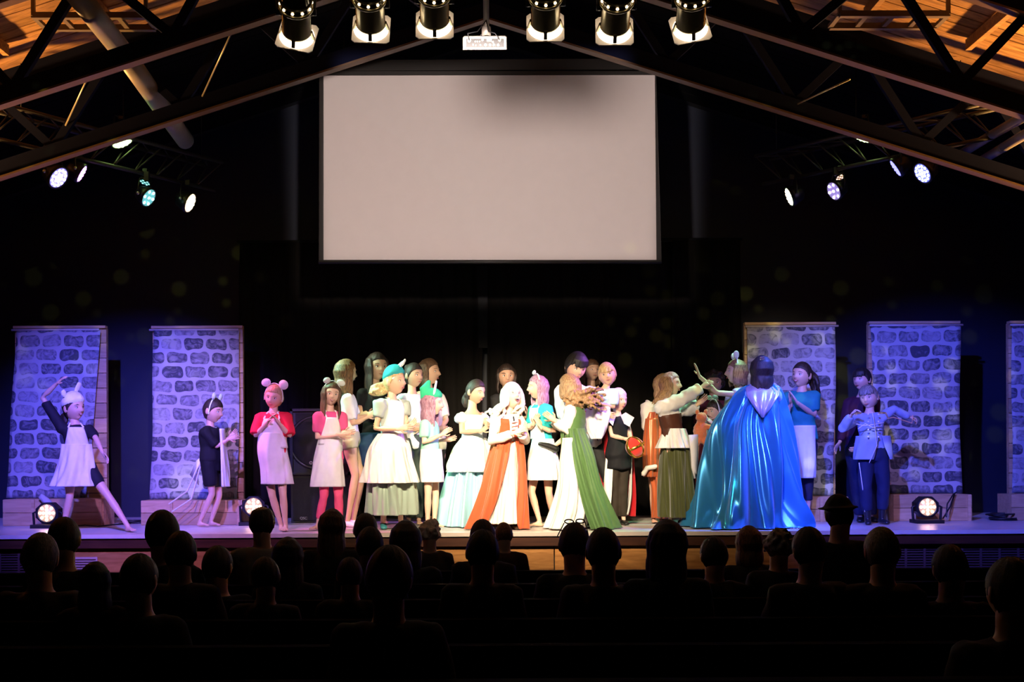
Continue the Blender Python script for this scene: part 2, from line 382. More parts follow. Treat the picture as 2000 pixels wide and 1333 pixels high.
for (x0, x1, nm) in ((-HW, -4.58, 'l'), (4.02, HW, 'r')):
    vt = MB().box(((x0+x1)/2, FRONTY+.05, .42), (x1-x0, .02, .80)); g = part('vent_grille', vt, mat('vent_dark', (.012, .005, .005), .8), st, False)
    for k in range(28):
        z = .05+.026*k
        o = MB().box(((x0+x1)/2, FRONTY+.03, z), (x1-x0, .014, .012)); part('louvre', o, M_vent, g, False)
    n = int((x1-x0)/.19)
    for k in range(n+1):
        o = MB().box((x0+(x1-x0)*k/n, FRONTY+.022, .42), (.022, .014, .78)); part('louvre_post', o, M_vent, g, False)

# small slatted vent near the left end of the panel
v0 = P(165, 1093, FRONTY-.01); vg = part('small_vent', MB().box((v0.x, FRONTY-.005, .62), (.26, .01, .20)), mat('small_vent_m', (.5, .35, .3), .5), st, False)
for k in range(7): part('louvre', MB().box((v0.x, FRONTY-.013, .545+.025*k), (.23, .008, .010)), mat('small_vent_s', (.08, .04, .03), .6), vg, False)

# ---------------------------------------------------------------- curtain
M_curt = mat('black_curtain_cloth', (.010, .0085, .007), .9, spec=.15)
def curtain(x0, x1, z0, z1, Y, label, seed, amp=.045):
    rs = random.Random(seed); n = int((x1-x0)*42); rows = 8; ph = [rs.uniform(0, 6.28) for _ in range(5)]
    rings = []
    for j in range(rows+1):
        z = z1+(z0-z1)*j/rows; r = []
        for i in range(n+1):
            x = x0+(x1-x0)*i/n
            d = amp*(.6*math.sin(x*31+ph[0]+.5*math.sin(x*5+ph[1]))+.35*math.sin(x*57+ph[2])+.5*math.sin(x*9+ph[3]))*(.6+.4*j/rows)
            r.append(V((x+.01*math.sin(j+x*9), Y+d, z)))
        rings.append(r)
    m = MB().loft(rings, closed=False, caps=False)
    o = solo('stage_curtain', m, M_curt, label, 'curtain', smooth=True)
    q = o.modifiers.new('thick', 'SOLIDIFY'); q.thickness = .006
    return o
zt = P(956, 474, 14.9).z
curtain(P(468, 0, 14.9).x, P(938, 0, 14.9).x, STAGE+.01, zt, 14.85, 'black pleated curtain behind the stage, left of the centre gap', 1)
curtain(P(948, 0, 14.9).x, P(1186, 0, 14.9).x, STAGE+.01, zt, 14.85, 'black pleated curtain just right of the centre gap', 2)
curtain(P(1184, 0, 14.9).x, P(1312, 0, 14.9).x, STAGE+.01, zt, 14.93, 'flatter brownish-black curtain between two pleated ones', 3, .012)
curtain(P(1308, 0, 14.9).x, P(1442, 0, 14.9).x, STAGE+.01, zt, 14.85, 'black pleated curtain at the far right, beside a stone flat', 4)
part_ = MB().cyl((P(462, 0, 14.9).x, 14.87, zt+.02), (P(1446, 0, 14.9).x, 14.87, zt+.02), .02, 10)
solo('curtain_rod', part_, M_black, 'black rod carrying the back curtains', 'rod', smooth=True)
zg = P(943, 560, 14.8)
m = MB().box((zg.x, 14.80, P(943, 600, 14.8).z), (.12, .012, P(0, 520, 14.8).z-P(0, 680, 14.8).z))
g = solo('tape_strip', wrinkle(m, .004, 30, 3), mat('shiny_black_plastic', (.006, .006, .006), .6, bump=.8, spec=.25), 'strip of shiny black plastic hanging below the screen', 'strip', smooth=False)

# ---------------------------------------------------------------- projection screen
sc_ = thing('projection_screen', 'wide blank white projection screen hung high behind the stage', 'screen', P(956, 330, 12.9))
c = [P(632, 148, 12.95), P(1279, 147, 12.95), P(1282, 508, 12.85), P(632, 508, 12.85)]
def slab(cs, t):
    a = (cs[1]-cs[0]).cross(cs[3]-cs[0]).normalized()*t
    return MB().add(list(cs)+[p-a for p in cs], [(0, 1, 2, 3), (7, 6, 5, 4), (0, 4, 5, 1), (1, 5, 6, 2), (2, 6, 7, 3), (3, 7, 4, 0)])
part('screen_cloth', slab(c, .004), mat('matte_screen', (.60, .545, .535), .85, var=.03), sc_, False)
k = [P(624, 140, 12.97), P(1281, 140, 12.97), P(1292, 515, 12.87), P(623, 515, 12.87)]
M_sf = mat('screen_black_border', (.012, .01, .009), .5)
for a, b, c2, d in ((k[0], P(632, 148, 12.97), P(632, 508, 12.87), k[3]), (P(1279, 147, 12.97), k[1], k[2], P(1282, 508, 12.87)), (k[0], k[1], P(1279, 147, 12.97), P(632, 148, 12.97)), (P(632, 508, 12.87), P(1282, 508, 12.87), k[2], k[3])):
    m = MB().add([q+V((0, -.015, 0)) for q in (a, b, c2, d)]+[q+V((0, .02, 0)) for q in (a, b, c2, d)], [(0, 3, 2, 1), (4, 5, 6, 7), (0, 1, 5, 4), (1, 2, 6, 5), (2, 3, 7, 6), (3, 0, 4, 7)])
    part('border', m, M_sf, sc_, False)
for sx in (-1.6, 1.6):
    part('hanger', MB().cyl((sx, 13.03, P(956, 130, 13.03).z), (sx, 13.03, roofz(sx)), .008, 8), M_sf, sc_)
part('bottom_bar', MB().cyl(P(622, 512, 12.85), P(1292, 512, 12.85), .018, 12), M_sf, sc_)
part('top_case', MB().box(P(956, 130, 13.03), (3.86, .12, .12)), M_sf, sc_, False)

# ---------------------------------------------------------------- painted stone flats
def stone_mat(seed, W_, H_, pale, rows=14, colsw=.262):
    m = bpy.data.materials.new('painted_stone_cloth'); m.use_nodes = True; nt = m.node_tree; N = nt.nodes; L = nt.links
    def mth(op, a, b=None, c=None):
        n = N.new('ShaderNodeMath'); n.operation = op
        for i, q in enumerate((a, b, c)):
            if q is None: continue
            if isinstance(q, (int, float)): n.inputs[i].default_value = q
            else: L.new(q, n.inputs[i])
        return n.outputs[0]
    tc = N.new('ShaderNodeTexCoord'); sp = N.new('ShaderNodeSeparateXYZ')
    nz = N.new('ShaderNodeTexNoise'); nz.inputs['Scale'].default_value = 5; nz.inputs['Detail'].default_value = 1
    ofs = N.new('ShaderNodeVectorMath'); ofs.operation = 'ADD'; ofs.inputs[1].default_value = (seed*3.7, seed*1.3, 0)
    L.new(tc.outputs['Object'], ofs.inputs[0]); L.new(ofs.outputs[0], nz.inputs['Vector'])
    L.new(tc.outputs['Object'], sp.inputs[0])
    wx = mth('ADD', sp.outputs[0], mth('MULTIPLY', mth('SUBTRACT', nz.outputs['Fac'], .5), .06))
    wz = mth('ADD', sp.outputs[2], mth('MULTIPLY', mth('SUBTRACT', nz.outputs['Fac'], .5), -.07))
    rv = mth('MULTIPLY', mth('ADD', wz, 10.0), rows/H_); row = mth('FLOOR', rv); fz = mth('SUBTRACT', rv, row)
    off = mth('MULTIPLY', mth('MODULO', row, 2.0), .47)
    cu = mth('ADD', mth('ADD', mth('DIVIDE', mth('ADD', wx, 10.0), colsw), off), mth('MULTIPLY', mth('SINE', mth('MULTIPLY', row, 2.3+seed)), .18))
    colm = mth('FLOOR', cu); fx = mth('SUBTRACT', cu, colm)
    dx = mth('MULTIPLY', mth('SUBTRACT', fx, .5), 2.26); dz = mth('MULTIPLY', mth('SUBTRACT', fz, .5), 2.45)
    waist = mth('ADD', 1.0, mth('MULTIPLY', mth('COSINE', mth('MULTIPLY', dx, 3.2)), .10)); dz = mth('MULTIPLY', dz, waist)
    d = mth('ADD', mth('POWER', mth('ABSOLUTE', dx), 3.6), mth('POWER', mth('ABSOLUTE', dz), 2.8))
    inside = N.new('ShaderNodeMapRange'); inside.interpolation_type = 'SMOOTHSTEP'; inside.inputs[1].default_value = 1.08; inside.inputs[2].default_value = .90; L.new(d, inside.inputs[0])
    edge = N.new('ShaderNodeMapRange'); edge.inputs[1].default_value = .25; edge.inputs[2].default_value = 1.0; L.new(d, edge.inputs[0])
    cb = N.new('ShaderNodeCombineXYZ'); L.new(colm, cb.inputs[0]); L.new(row, cb.inputs[1]); cb.inputs[2].default_value = seed
    wn = N.new('ShaderNodeTexWhiteNoise'); L.new(cb.outputs[0], wn.inputs['Vector'])
    br = N.new('ShaderNodeTexNoise'); br.inputs['Scale'].default_value = 9; br.inputs['Detail'].default_value = 3; br.inputs['Distortion'].default_value = 2.5
    av = N.new('ShaderNodeVectorMath'); av.operation = 'ADD'; L.new(tc.outputs['Object'], av.inputs[0]); L.new(wn.outputs['Color'], av.inputs[1]); L.new(av.outputs[0], br.inputs['Vector'])
    # paint coverage inside a stone: thick at the rim, thin patches within
    cov = mth('ADD', mth('MULTIPLY', edge.outputs[0], .28), mth('SUBTRACT', mth('MULTIPLY', br.outputs['Fac'], 2.2), 0.62))
    cov = mth('ADD', cov, mth('MULTIPLY', mth('SUBTRACT', wn.outputs['Value'], .55-pale), .9))
    cl = N.new('ShaderNodeClamp'); L.new(cov, cl.inputs[0])
    fac = mth('MULTIPLY', inside.outputs[0], mth('ADD', .2, mth('MULTIPLY', cl.outputs[0], .75)))
    mx = N.new('ShaderNodeMix'); mx.data_type = 'RGBA'; mx.inputs[6].default_value = (.42, .40, .44, 1); mx.inputs[7].default_value = (.03, .035, .055, 1)
    L.new(fac, mx.inputs[0]); b = N['Principled BSDF']; b.inputs['Roughness'].default_value = .8; L.new(mx.outputs[2], b.inputs['Base Color'])
    return m
M_pine = wood('raw_pine', (.46, .27, .13), (.62, .41, .22), (1.2, 10, 10), .6)
def flat(i, xb0, xb1, xc0, xc1, ytop, ybot, Y, bx0, bx1, lab, cl_lab, pale, base_label):
    """board xb0..xb1, cloth xc0..xc1 (pixels), plinth box bx0..bx1"""
    a = P(xb0, ytop, Y); b = P(xb1, ytop, Y); H_ = a.z-STAGE
    t = thing('scenery_flat', lab, 'stage flat', (a.x/2+b.x/2, Y, STAGE), 'painted stone flats')
    n = 13; h = H_/n
    for k in range(n):
        m = MB().box(((a.x+b.x)/2, Y+.02, STAGE+h*(k+.5)), (b.x-a.x, .025+random.uniform(0, .008), h-.008)); part('board', m, M_pine, t, False)
    for x in (a.x, b.x):
        m = MB().box((x+(.02 if x == a.x else -.02), Y+.055, STAGE+H_/2), (.04, .04, H_)); part('upright', m, M_pine, t, False)
    m = MB().box(((a.x+b.x)/2, Y, STAGE+H_+.01), (b.x-a.x+.01, .09, .03)); part('top_board', m, M_pine, t, False)
    ex = .05
    left = xc0[0] < xb0+4
    r = MB().cyl((P(min(xc0[0], xb0)-6 if left else xb0+2, ytop+4, Y-.05).x, Y-.06, STAGE+H_-.025), (P(max(xc1[0], xb1-12)+(6 if not left else -2), ytop+4, Y-.05).x, Y-.06, STAGE+H_-.025), .013, 8); part('rod', r, mat('pale_dowel', (.6, .5, .45), .5), t)
    # the painted cloth: a hanging sheet with slow ripples
    nu, nv = 24, 40; rings = []; ph = i*1.7
    for j in range(nv+1):
        f = j/nv; py = ytop+4+(ybot-ytop-4)*f; x0 = xc0[0]+(xc0[1]-xc0[0])*f**1.4+1.5*math.sin(f*7+ph); x1 = xc1[0]+(xc1[1]-xc1[0])*f**1.4+1.5*math.sin(f*6+1+ph)
        row = []
        for q in range(nu+1):
            g_ = q/nu; p = P(x0+(x1-x0)*g_, py, Y-.07)
            p.y += .018*f*math.sin(g_*9+ph+f*2)+.012*math.sin(g_*4+f*5+ph)-.02*f; row.append(p)
        rings.append(row)
    m = MB().loft(rings, closed=False, caps=False)
    c_ = part('painted_cloth', m, stone_mat(i, 1, H_, pale), t); q = c_.modifiers.new('thick', 'SOLIDIFY'); q.thickness = .004
    # plinth box in front, boarded
    if bx1 > bx0:
        x0, x1 = P(bx0, 1000, Y-.45).x, P(bx1, 1000, Y-.45).x; zt_ = P((bx0+bx1)/2, ybot+3, Y-.55).z; hh = (zt_-STAGE)
        pb = thing('plinth_box', base_label, 'box', ((x0+x1)/2, Y-.3, STAGE))
        for k in range(2):
            part('board', MB().box(((x0+x1)/2, Y-.53, STAGE+hh*(k+.5)/2), (x1-x0, .022, hh/2-.006)), M_pine, pb, False)
        for x in (x0+.011, x1-.011): part('end_board', MB().box((x, Y-.345, STAGE+hh/2), (.022, .35, hh)), M_pine, pb, False)
        part('top_board', MB().box(((x0+x1)/2, Y-.345, STAGE+hh-.008), (x1-x0-.05, .35, .016)), M_pine, pb, False)
        for k in (0.32, .985): part('batten', MB().box((x0+(x1-x0)*k-.02, Y-.55, STAGE+hh/2), (.035, .02, hh)), M_pine, pb, False)
FY = 13.85
flat(1, 29, 207, (30, 13), (196, 168), 642, 973, FY, 12, 208, 'leftmost stone-painted flat, behind the dancer with the raised arm', '', .02, 'low pine plinth box under the leftmost stone flat')
flat(2, 298, 474, (301, 294), (468, 464), 642, 975, FY, 280, 476, 'stone-painted flat behind the boy in black, beside the curtain', '', .0, 'low pine plinth box behind the bare feet of the boy in black')
flat(3, 1454, 1630, (1460, 1452), (1631, 1628), 635, 968, FY, 1580, 1652, 'greyish stone flat at the right end of the curtain, behind the blue cape', '', -.05, 'low pine plinth box right of the blue cape')
flat(4, 1696, 1872, (1700, 1722), (1874, 1876), 633, 964, FY, 1740, 1892, 'blue-lit stone flat behind the boy in the pale blue jacket', '', .18, 'low pine plinth box behind the rightmost floor lamp')
flat(5, 1970, 2150, (1976, 1974), (2150, 2150), 632, 963, FY, 1969, 2160, 'stone flat cut by the right edge of the photo', '', .0, 'low pine plinth box at the right edge of the photo')
# crumpled fabric ends on plinths
for nm, px, py, lab in (('a', 95, 985, 'crumpled grey cloth on the leftmost plinth box'),):
    c = P(px, py, 13.25); m = MB(); m.tube([c+V((-.08, 0, .09)), c+V((-.02, 0, .02)), c+V((.06, 0, -.05))], [(.03, .02), (.045, .03), (.03, .02)], 12); solo('crumpled_cloth', wrinkle(m, .012, 60, 5), mat('grey_cloth', (.4, .4, .42), .8), lab, 'cloth', smooth=True)

# cables on the stage floor
M_cable = mat('black_cable', (.01, .01, .012), .5)
def cable(label, pts, r=.008):
    m = MB(); m.tube(pts, r, 6); solo('cable', m, M_cable, label, 'cable', smooth=True)
def floorpts(l): return [V((P(x, 0, Y).x, Y, STAGE+z)) for x, Y, z in l]
cable('black cable trailing right from the lamp by the dancer', floorpts([(110, 12.95, .02), (140, 13.1, .01), (160, 13.2, .012), (185, 13.0, .01), (215, 13.3, .01), (250, 13.6, .01)]))
cable('black cable looping over the rightmost plinth box lamp', [P(1848, 1010, 13.1), P(1850, 985, 13.15), P(1862, 966, 13.22), P(1868, 962, 13.3)])
cable('thin cable beside the rightmost floor lamp, on the plinth', [P(1842, 1013, 13.1), P(1856, 990, 13.2), P(1864, 966, 13.27)])
m = MB(); rs = random.Random(4)
for k in range(5):
    c = V((P(1945, 0, 13.6).x+rs.uniform(-.08, .08), 13.5+rs.uniform(-.15, .15), STAGE+.012+.016*k)); m.ring(c, (0, 0, 1), .14+rs.uniform(-.03, .05), .009, 26, 5)
solo('cable_coil', m, M_cable, 'loose coil of black cable on the stage floor at the right', 'cable', smooth=True)
m = MB(); m.ring(V((P(265, 0, 13.8).x, 13.8, STAGE+.012)), (0, 0, 1), .16, .009, 26, 5); m.ring(V((P(255, 0, 13.8).x, 13.75, STAGE+.028)), (0, 0, 1), .12, .009, 26, 5)
solo('cable_coil', m, M_cable, 'loose coil of black cable between the two left plinths', 'cable', smooth=True)

# ---------------------------------------------------------------- loudspeakers
M_spk = mat('black_speaker_plastic', (.018, .018, .02), .4)
def text(name, s, size, loc, m, parent, ext=.001):
    cu = bpy.data.curves.new(name, 'FONT'); cu.body = s; cu.size = size; cu.align_x = 'CENTER'; cu.align_y = 'CENTER'; cu.extrude = ext
    o = bpy.data.objects.new('t', cu); TMP.collection.objects.link(o); vl = TMP.view_layers[0]; vl.update()
    me_ = bpy.data.meshes.new_from_object(o.evaluated_get(vl.depsgraph)); bpy.data.objects.remove(o)
    me_.materials.clear(); me_.materials.append(m)
    q = link(name, me_, parent); q.location = V(loc)-parent.location; q.rotation_euler = (PI/2, 0, 0); return q
YS = 13.6
x0, x1 = P(563, 0, YS).x, P(680, 0, YS).x; xm = (x0+x1)/2; zs = P(600, 928, YS).z; zu = P(600, 799, YS).z
t = thing('subwoofer', 'black box subwoofer on the stage floor, under the round-fronted speaker', 'speaker', (xm, YS, STAGE))
part('cabinet', MB().box((xm, YS+.25, (STAGE+zs)/2), (x1-x0, .5, zs-STAGE-.01)), M_spk, t, False)
part('grille', MB().box((xm, YS-.012, (STAGE+zs)/2), (x1-x0-.05, .02, zs-STAGE-.07)), mat('speaker_grille', (.012, .012, .014), .55, bump=.8, scale=300), t, False)
lx = P(588, 0, YS).x; lz = P(0, 1017, YS).z
part('badge', MB().box((lx, YS-.025, lz), (.10, .006, .045)), mat('badge_black', (.02, .02, .022), .3), t, False)
text('badge_lettering', 'QSC', .042, (lx, YS-.030, lz+.006), mat('badge_silver', (.6, .6, .62), .3, .6), t)
part('power_light', MB().ball((lx+.003, YS-.026, P(0, 1029, YS).z), .007, nu=8, nv=6), mat('blue_led', (.2, .5, 1), .3, emit=(.25, .55, 1), estr=14), t)
t = thing('stage_speaker', 'black loudspeaker with a large round front, on the subwoofer', 'speaker', (xm, YS, zs))
m = MB(); m.box((xm, YS+.2, (zs+zu)/2), (x1-x0, .4, zu-zs)); part('cabinet', m, M_spk, t, False)
for (dx, dz, sx, sz) in ((0, (zu-zs)/2-.015, x1-x0, .03), (0, -(zu-zs)/2+.015, x1-x0, .03), (-(x1-x0)/2+.015, 0, .03, zu-zs), ((x1-x0)/2-.015, 0, .03, zu-zs)):
    part('front_rim', MB().box((xm+dx, YS-.02, (zs+zu)/2+dz), (sx, .05, sz)), M_spk, t, False)
part('horn_slot', MB().box((xm, YS-.012, zu-.10), (x1-x0-.12, .02, .10)), M_black, t, False)
cz = P(0, 868, YS).z; cx_ = P(613, 0, YS).x
part('woofer_ring', MB().ring((cx_, YS-.012, cz), (0, 1, 0), .30, .020, 40, 8), M_spk, t)
part('woofer_cone', MB().cyl((cx_, YS-.004, cz), (cx_, YS-.02, cz), .28, 40), mat('cone_grille', (.02, .02, .022), .5, bump=.8, scale=300), t)
part('round_badge', MB().ring((P(603, 0, YS).x, YS-.028, P(0, 908, YS).z), (0, 1, 0), .016, .003, 20, 6), mat('badge_silver', (.6, .6, .62)), t)
text('badge_mark', 'p', .026, (P(603, 0, YS).x, YS-.03, P(0, 908, YS).z), mat('badge_silver', (.6, .6, .62)), t)

# ---------------------------------------------------------------- lamps
def frame_of(d):
    z = V(d).normalized(); x = V((0, 0, 1)).cross(z); x = x.normalized() if x.length > .01 else V((1, 0, 0)); y = z.cross(x)
    return x, y, z
M_can = mat('lamp_black_metal', (.015, .015, .017), .4, .3)
def led(loc, d, r, col, s, label, n_out=12, n_mid=6, hang=None, floor=False, halo=None):
    x, y, z = frame_of(d); loc = V(loc)
    t = thing('floor_lamp_par' if floor else 'led_par_lamp', label, 'stage light', loc)
    part('housing', MB().loft([[loc+z*q+x*(rr*math.cos(2*PI*i/24))+y*(rr*math.sin(2*PI*i/24)) for i in range(24)] for q, rr in ((-1.6*r, .45*r), (-1.3*r, .8*r), (-.4*r, 1.08*r), (.02*r, 1.12*r), (.02*r, 1.0*r), (-.06*r, .98*r))]), M_can, t)
    M_l = mat('lens_%s' % label, col, .3, emit=col, estr=s, var=0)
    M_b = mat('lensback_%s' % label, tuple(c*.3 for c in col), .3, emit=halo or col, estr=s*(.22 if halo else .04), var=0)
    part('lens_plate', MB().cyl(loc-z*.055*r, loc-z*.02*r, .96*r, 24), M_b, t)
    for cnt, rad, lr in ((n_out, .74*r, .165*r), (n_mid, .36*r, .165*r), (1, 0, .165*r)):
        for k in range(cnt):
            a = 2*PI*k/max(cnt, 1); c = loc+x*rad*math.cos(a)+y*rad*math.sin(a); part('lens', MB().ball(c, (lr, lr, lr*.5), Matrix((x, y, z)).transposed(), 10, 6), M_l, t)
    if hang is not None:
        hang = V(hang); q = V((z.y, -z.x, 0)).normalized() if abs(z.x)+abs(z.y) > .01 else V((1, 0, 0))
        b = loc-z*.6*r
        mid = b+V((0, 0, 1.7*r))
        yk = MB()
        for sg in (-1, 1): yk.tube([b+q*sg*1.1*r, b+q*sg*1.25*r+V((0, 0, .6*r)), mid+q*sg*.9*r, mid], .008, 6)
        part('yoke', yk, M_can, t)
        part('clamp', MB().box((mid+hang)/2, (.05, .05, abs(hang.z-mid.z)+.03)), M_can, t, False)
        part('knob', MB().ball(b+q*1.3*r, .018, nu=8, nv=6), mat('knob_chrome', (.5, .5, .5), .3, .8), t)
    return t
# glow-lit side lamps (pixel x, y, Y, facing, radius, colour, strength)
Ycl = 11.9
side = [(115, 348, 11.6, .62, -35, .112, (.42, .38, 1), 5, 'large violet-white lamp, leftmost of all lamps', (.35, .3, 1)),
        (160, 340, 11.9, .20, -28, .098, (.75, .3, .9), 4, 'narrow pink-violet lamp seen edge-on, second from the left', (.45, .35, 1)),
        (240, 278, 12.2, .42, -62, .115, (.65, 1, .30), 14, 'yellow-green lamp under the left truss flange', (.6, 1, .3)),
        (283, 357, 12.7, .40, -110, .06, (.25, .9, .8), 3, 'small teal lamp above the bright cyan one, at the left', None),
        (291, 387, 12.5, .58, -30, .098, (.30, .95, 1), 14, 'cyan-white lamp with seven round lenses, left group', None),
        (372, 397, 12.9, .42, -22, .108, (1, .72, .38), 14, 'warm white lamp seen edge-on, innermost of the left group', (1, .7, .4)),
        (1685, 270, 12.2, .34, -115, .10, (.72, 1, .35), 12, 'yellow-green lamp under the right truss flange', (.7, 1, .35)),
        (1541, 385, 12.9, .26, -160, .105, (1, .8, .55), 12, 'thin white-green lamp seen edge-on, innermost of the right group', (.6, 1, .5)),
        (1628, 374, 12.5, .60, -155, .10, (.55, .42, 1), 14, 'violet-white lamp with round lenses, right group', None),
        (1641, 347, 12.7, .50, -60, .05, (1, .6, .4), 5, 'small peach lamp above the violet one, at the right', None),
        (1749, 329, 11.9, .16, -148, .10, (.22, .22, 1), 3, 'narrow blue lamp seen edge-on, second from the right', (.2, .2, .9)),
        (1801, 339, 11.6, .62, -150, .105, (.30, .34, 1), 5, 'large blue lamp, rightmost of all lamps', (.18, .2, .95))]
def facing(loc, asp, phi):
    """lamp axis from how its round face foreshortens from the hall"""
    v = (loc-V((0, 0, CAMH))).normalized(); rt = v.cross(V((0, 0, 1))).normalized(); up_ = rt.cross(v)
    return -v*asp+(rt*math.cos(R(phi))+up_*math.sin(R(phi)))*math.sqrt(1-asp*asp)
def rig(A, B, label):
    t = thing('lighting_truss', label, 'truss', (A+B)/2)
    u = (B-A).normalized(); sd = u.cross(V((0, 0, 1))).normalized()*.13
    ch = [V((0, 0, 0)), V((0, 0, .30))+sd, V((0, 0, .30))-sd]
    for c in ch: part('tube', MB().cyl(A+c, B+c, .022, 10), mat('rig_tube', (.035, .03, .026), .5, .2), t)
    n = 10
    for k in range(n):
        for (i, j) in ((0, 1), (0, 2), (1, 2)):
            a = A+(B-A)*(k/n)+ch[i]; b = A+(B-A)*((k+1)/n)+ch[j]; part('brace', MB().cyl(a, b, .009, 6), mat('rig_tube', (.2, .17, .14)), t)
    for q in (.12, .55, .93):
        c = A+(B-A)*q+V((0, 0, .3)); part('drop_wire', MB().cyl(c, V((c.x, c.y, roofz(c.x)-.02)), .006, 6), M_can, t)
    return A, B
RL = rig(P(-20, 268, 11.1), P(420, 372, 13.3), 'left triangular lighting truss carrying six coloured lamps')
RR = rig(P(1940, 268, 11.1), P(1490, 360, 13.3), 'right triangular lighting truss carrying six coloured lamps')
for (px, py, Y, asp_, phi_, r, col, s, lab, halo) in side:
    A, B = RL if px < 956 else RR
    loc = P(px, py, Y); d = facing(loc, asp_, phi_); f = (Y-A.y)/(B.y-A.y); hp = A+(B-A)*f
    n1, n2 = (12, 6) if halo else (6, 0)
    hp = V((loc.x-.0, loc.y+.0, max(hp.z, loc.z+r*2.2)))
    led(loc, d, r, col, s, lab, n1, n2, hang=hp, halo=halo)
# floor lamps facing the hall
for (px, py, Y, lab) in ((91, 1003, 12.9, 'leftmost floor lamp, warm white lenses, below the dancer'), (495, 990, 13.2, 'floor lamp glowing behind a bald head, left of the speakers'), (1812, 991, 12.9, 'rightmost floor lamp, pink-white lenses, in front of a plinth')):
    loc = P(px, py, Y); r = .10
    led(loc, (.02, -1, .02), r, (1, .60, .40), 16, lab, 8, 4, floor=True)
    t = bpy.data.objects[-1] if False else [o for o in COL.objects if o.get('label') == lab][0]
    fz = STAGE
    part('base', MB().box((loc.x, Y+.03, fz+.02), (.30, .24, .04)), M_can, t, False)
    m = MB()
    for sg in (-1, 1): m.tube([V((loc.x+sg*.15, Y+.03, fz+.03)), V((loc.x+sg*.16, Y+.03, loc.z)), V((loc.x+sg*.13, Y+.03, loc.z+.01))], .014, 6)
    part('yoke', m, M_can, t)
    part('shroud', MB().loft([[V((loc.x+q*1.35*r*(1 if abs(i) else 1)*cx2, Y+yy2, loc.z+1.25*r*cz2)) for q, cx2, cz2 in [(1, math.cos(2*PI*j/8+PI/8), math.sin(2*PI*j/8+PI/8)) for j in range(8)]] for i, yy2 in ((0, .005), (1, .14))]), M_can, t, False)

# ---------------------------------------------------------------- front bar with six cans and projector
bar = thing('lighting_bar', 'horizontal black pipe over the audience carrying six chrome cans', 'pipe', (0, BARY, BARZ+.35))
part('pipe', MB().cyl((-2.2, BARY, BARZ+.35), (2.2, BARY, BARZ+.35), .024, 12), M_can, bar)
for x in (-1.9, 0, 1.9): part('hanger', MB().cyl((x, BARY, BARZ+.35), (x, BARY, roofz(x)), .012, 8), M_can, bar)
M_chrome = mat('smoky_chrome', (.34, .30, .19), .26, .62, var=.06)
M_frame = mat('gel_frame_metal', (.75, .68, .62), .5)
M_gel = mat('hot_gel_sheet', (1, .95, .9), .4, emit=(1, .86, .68), estr=5, var=0)
cans = [(580, 71, 8, 12, 'leftmost chrome can light of the front bar, tilted left'), (725, 57, 3, 2, 'second chrome can light from the left on the front bar'), (849, 49, 2, 0, 'chrome can light just left of the projector'),
        (1065, 54, -2, 0, 'chrome can light just right of the projector'), (1200, 61, -2, 1, 'second chrome can light from the right on the front bar'), (1348, 56, -7, -10, 'rightmost chrome can light of the front bar, tilted right')]
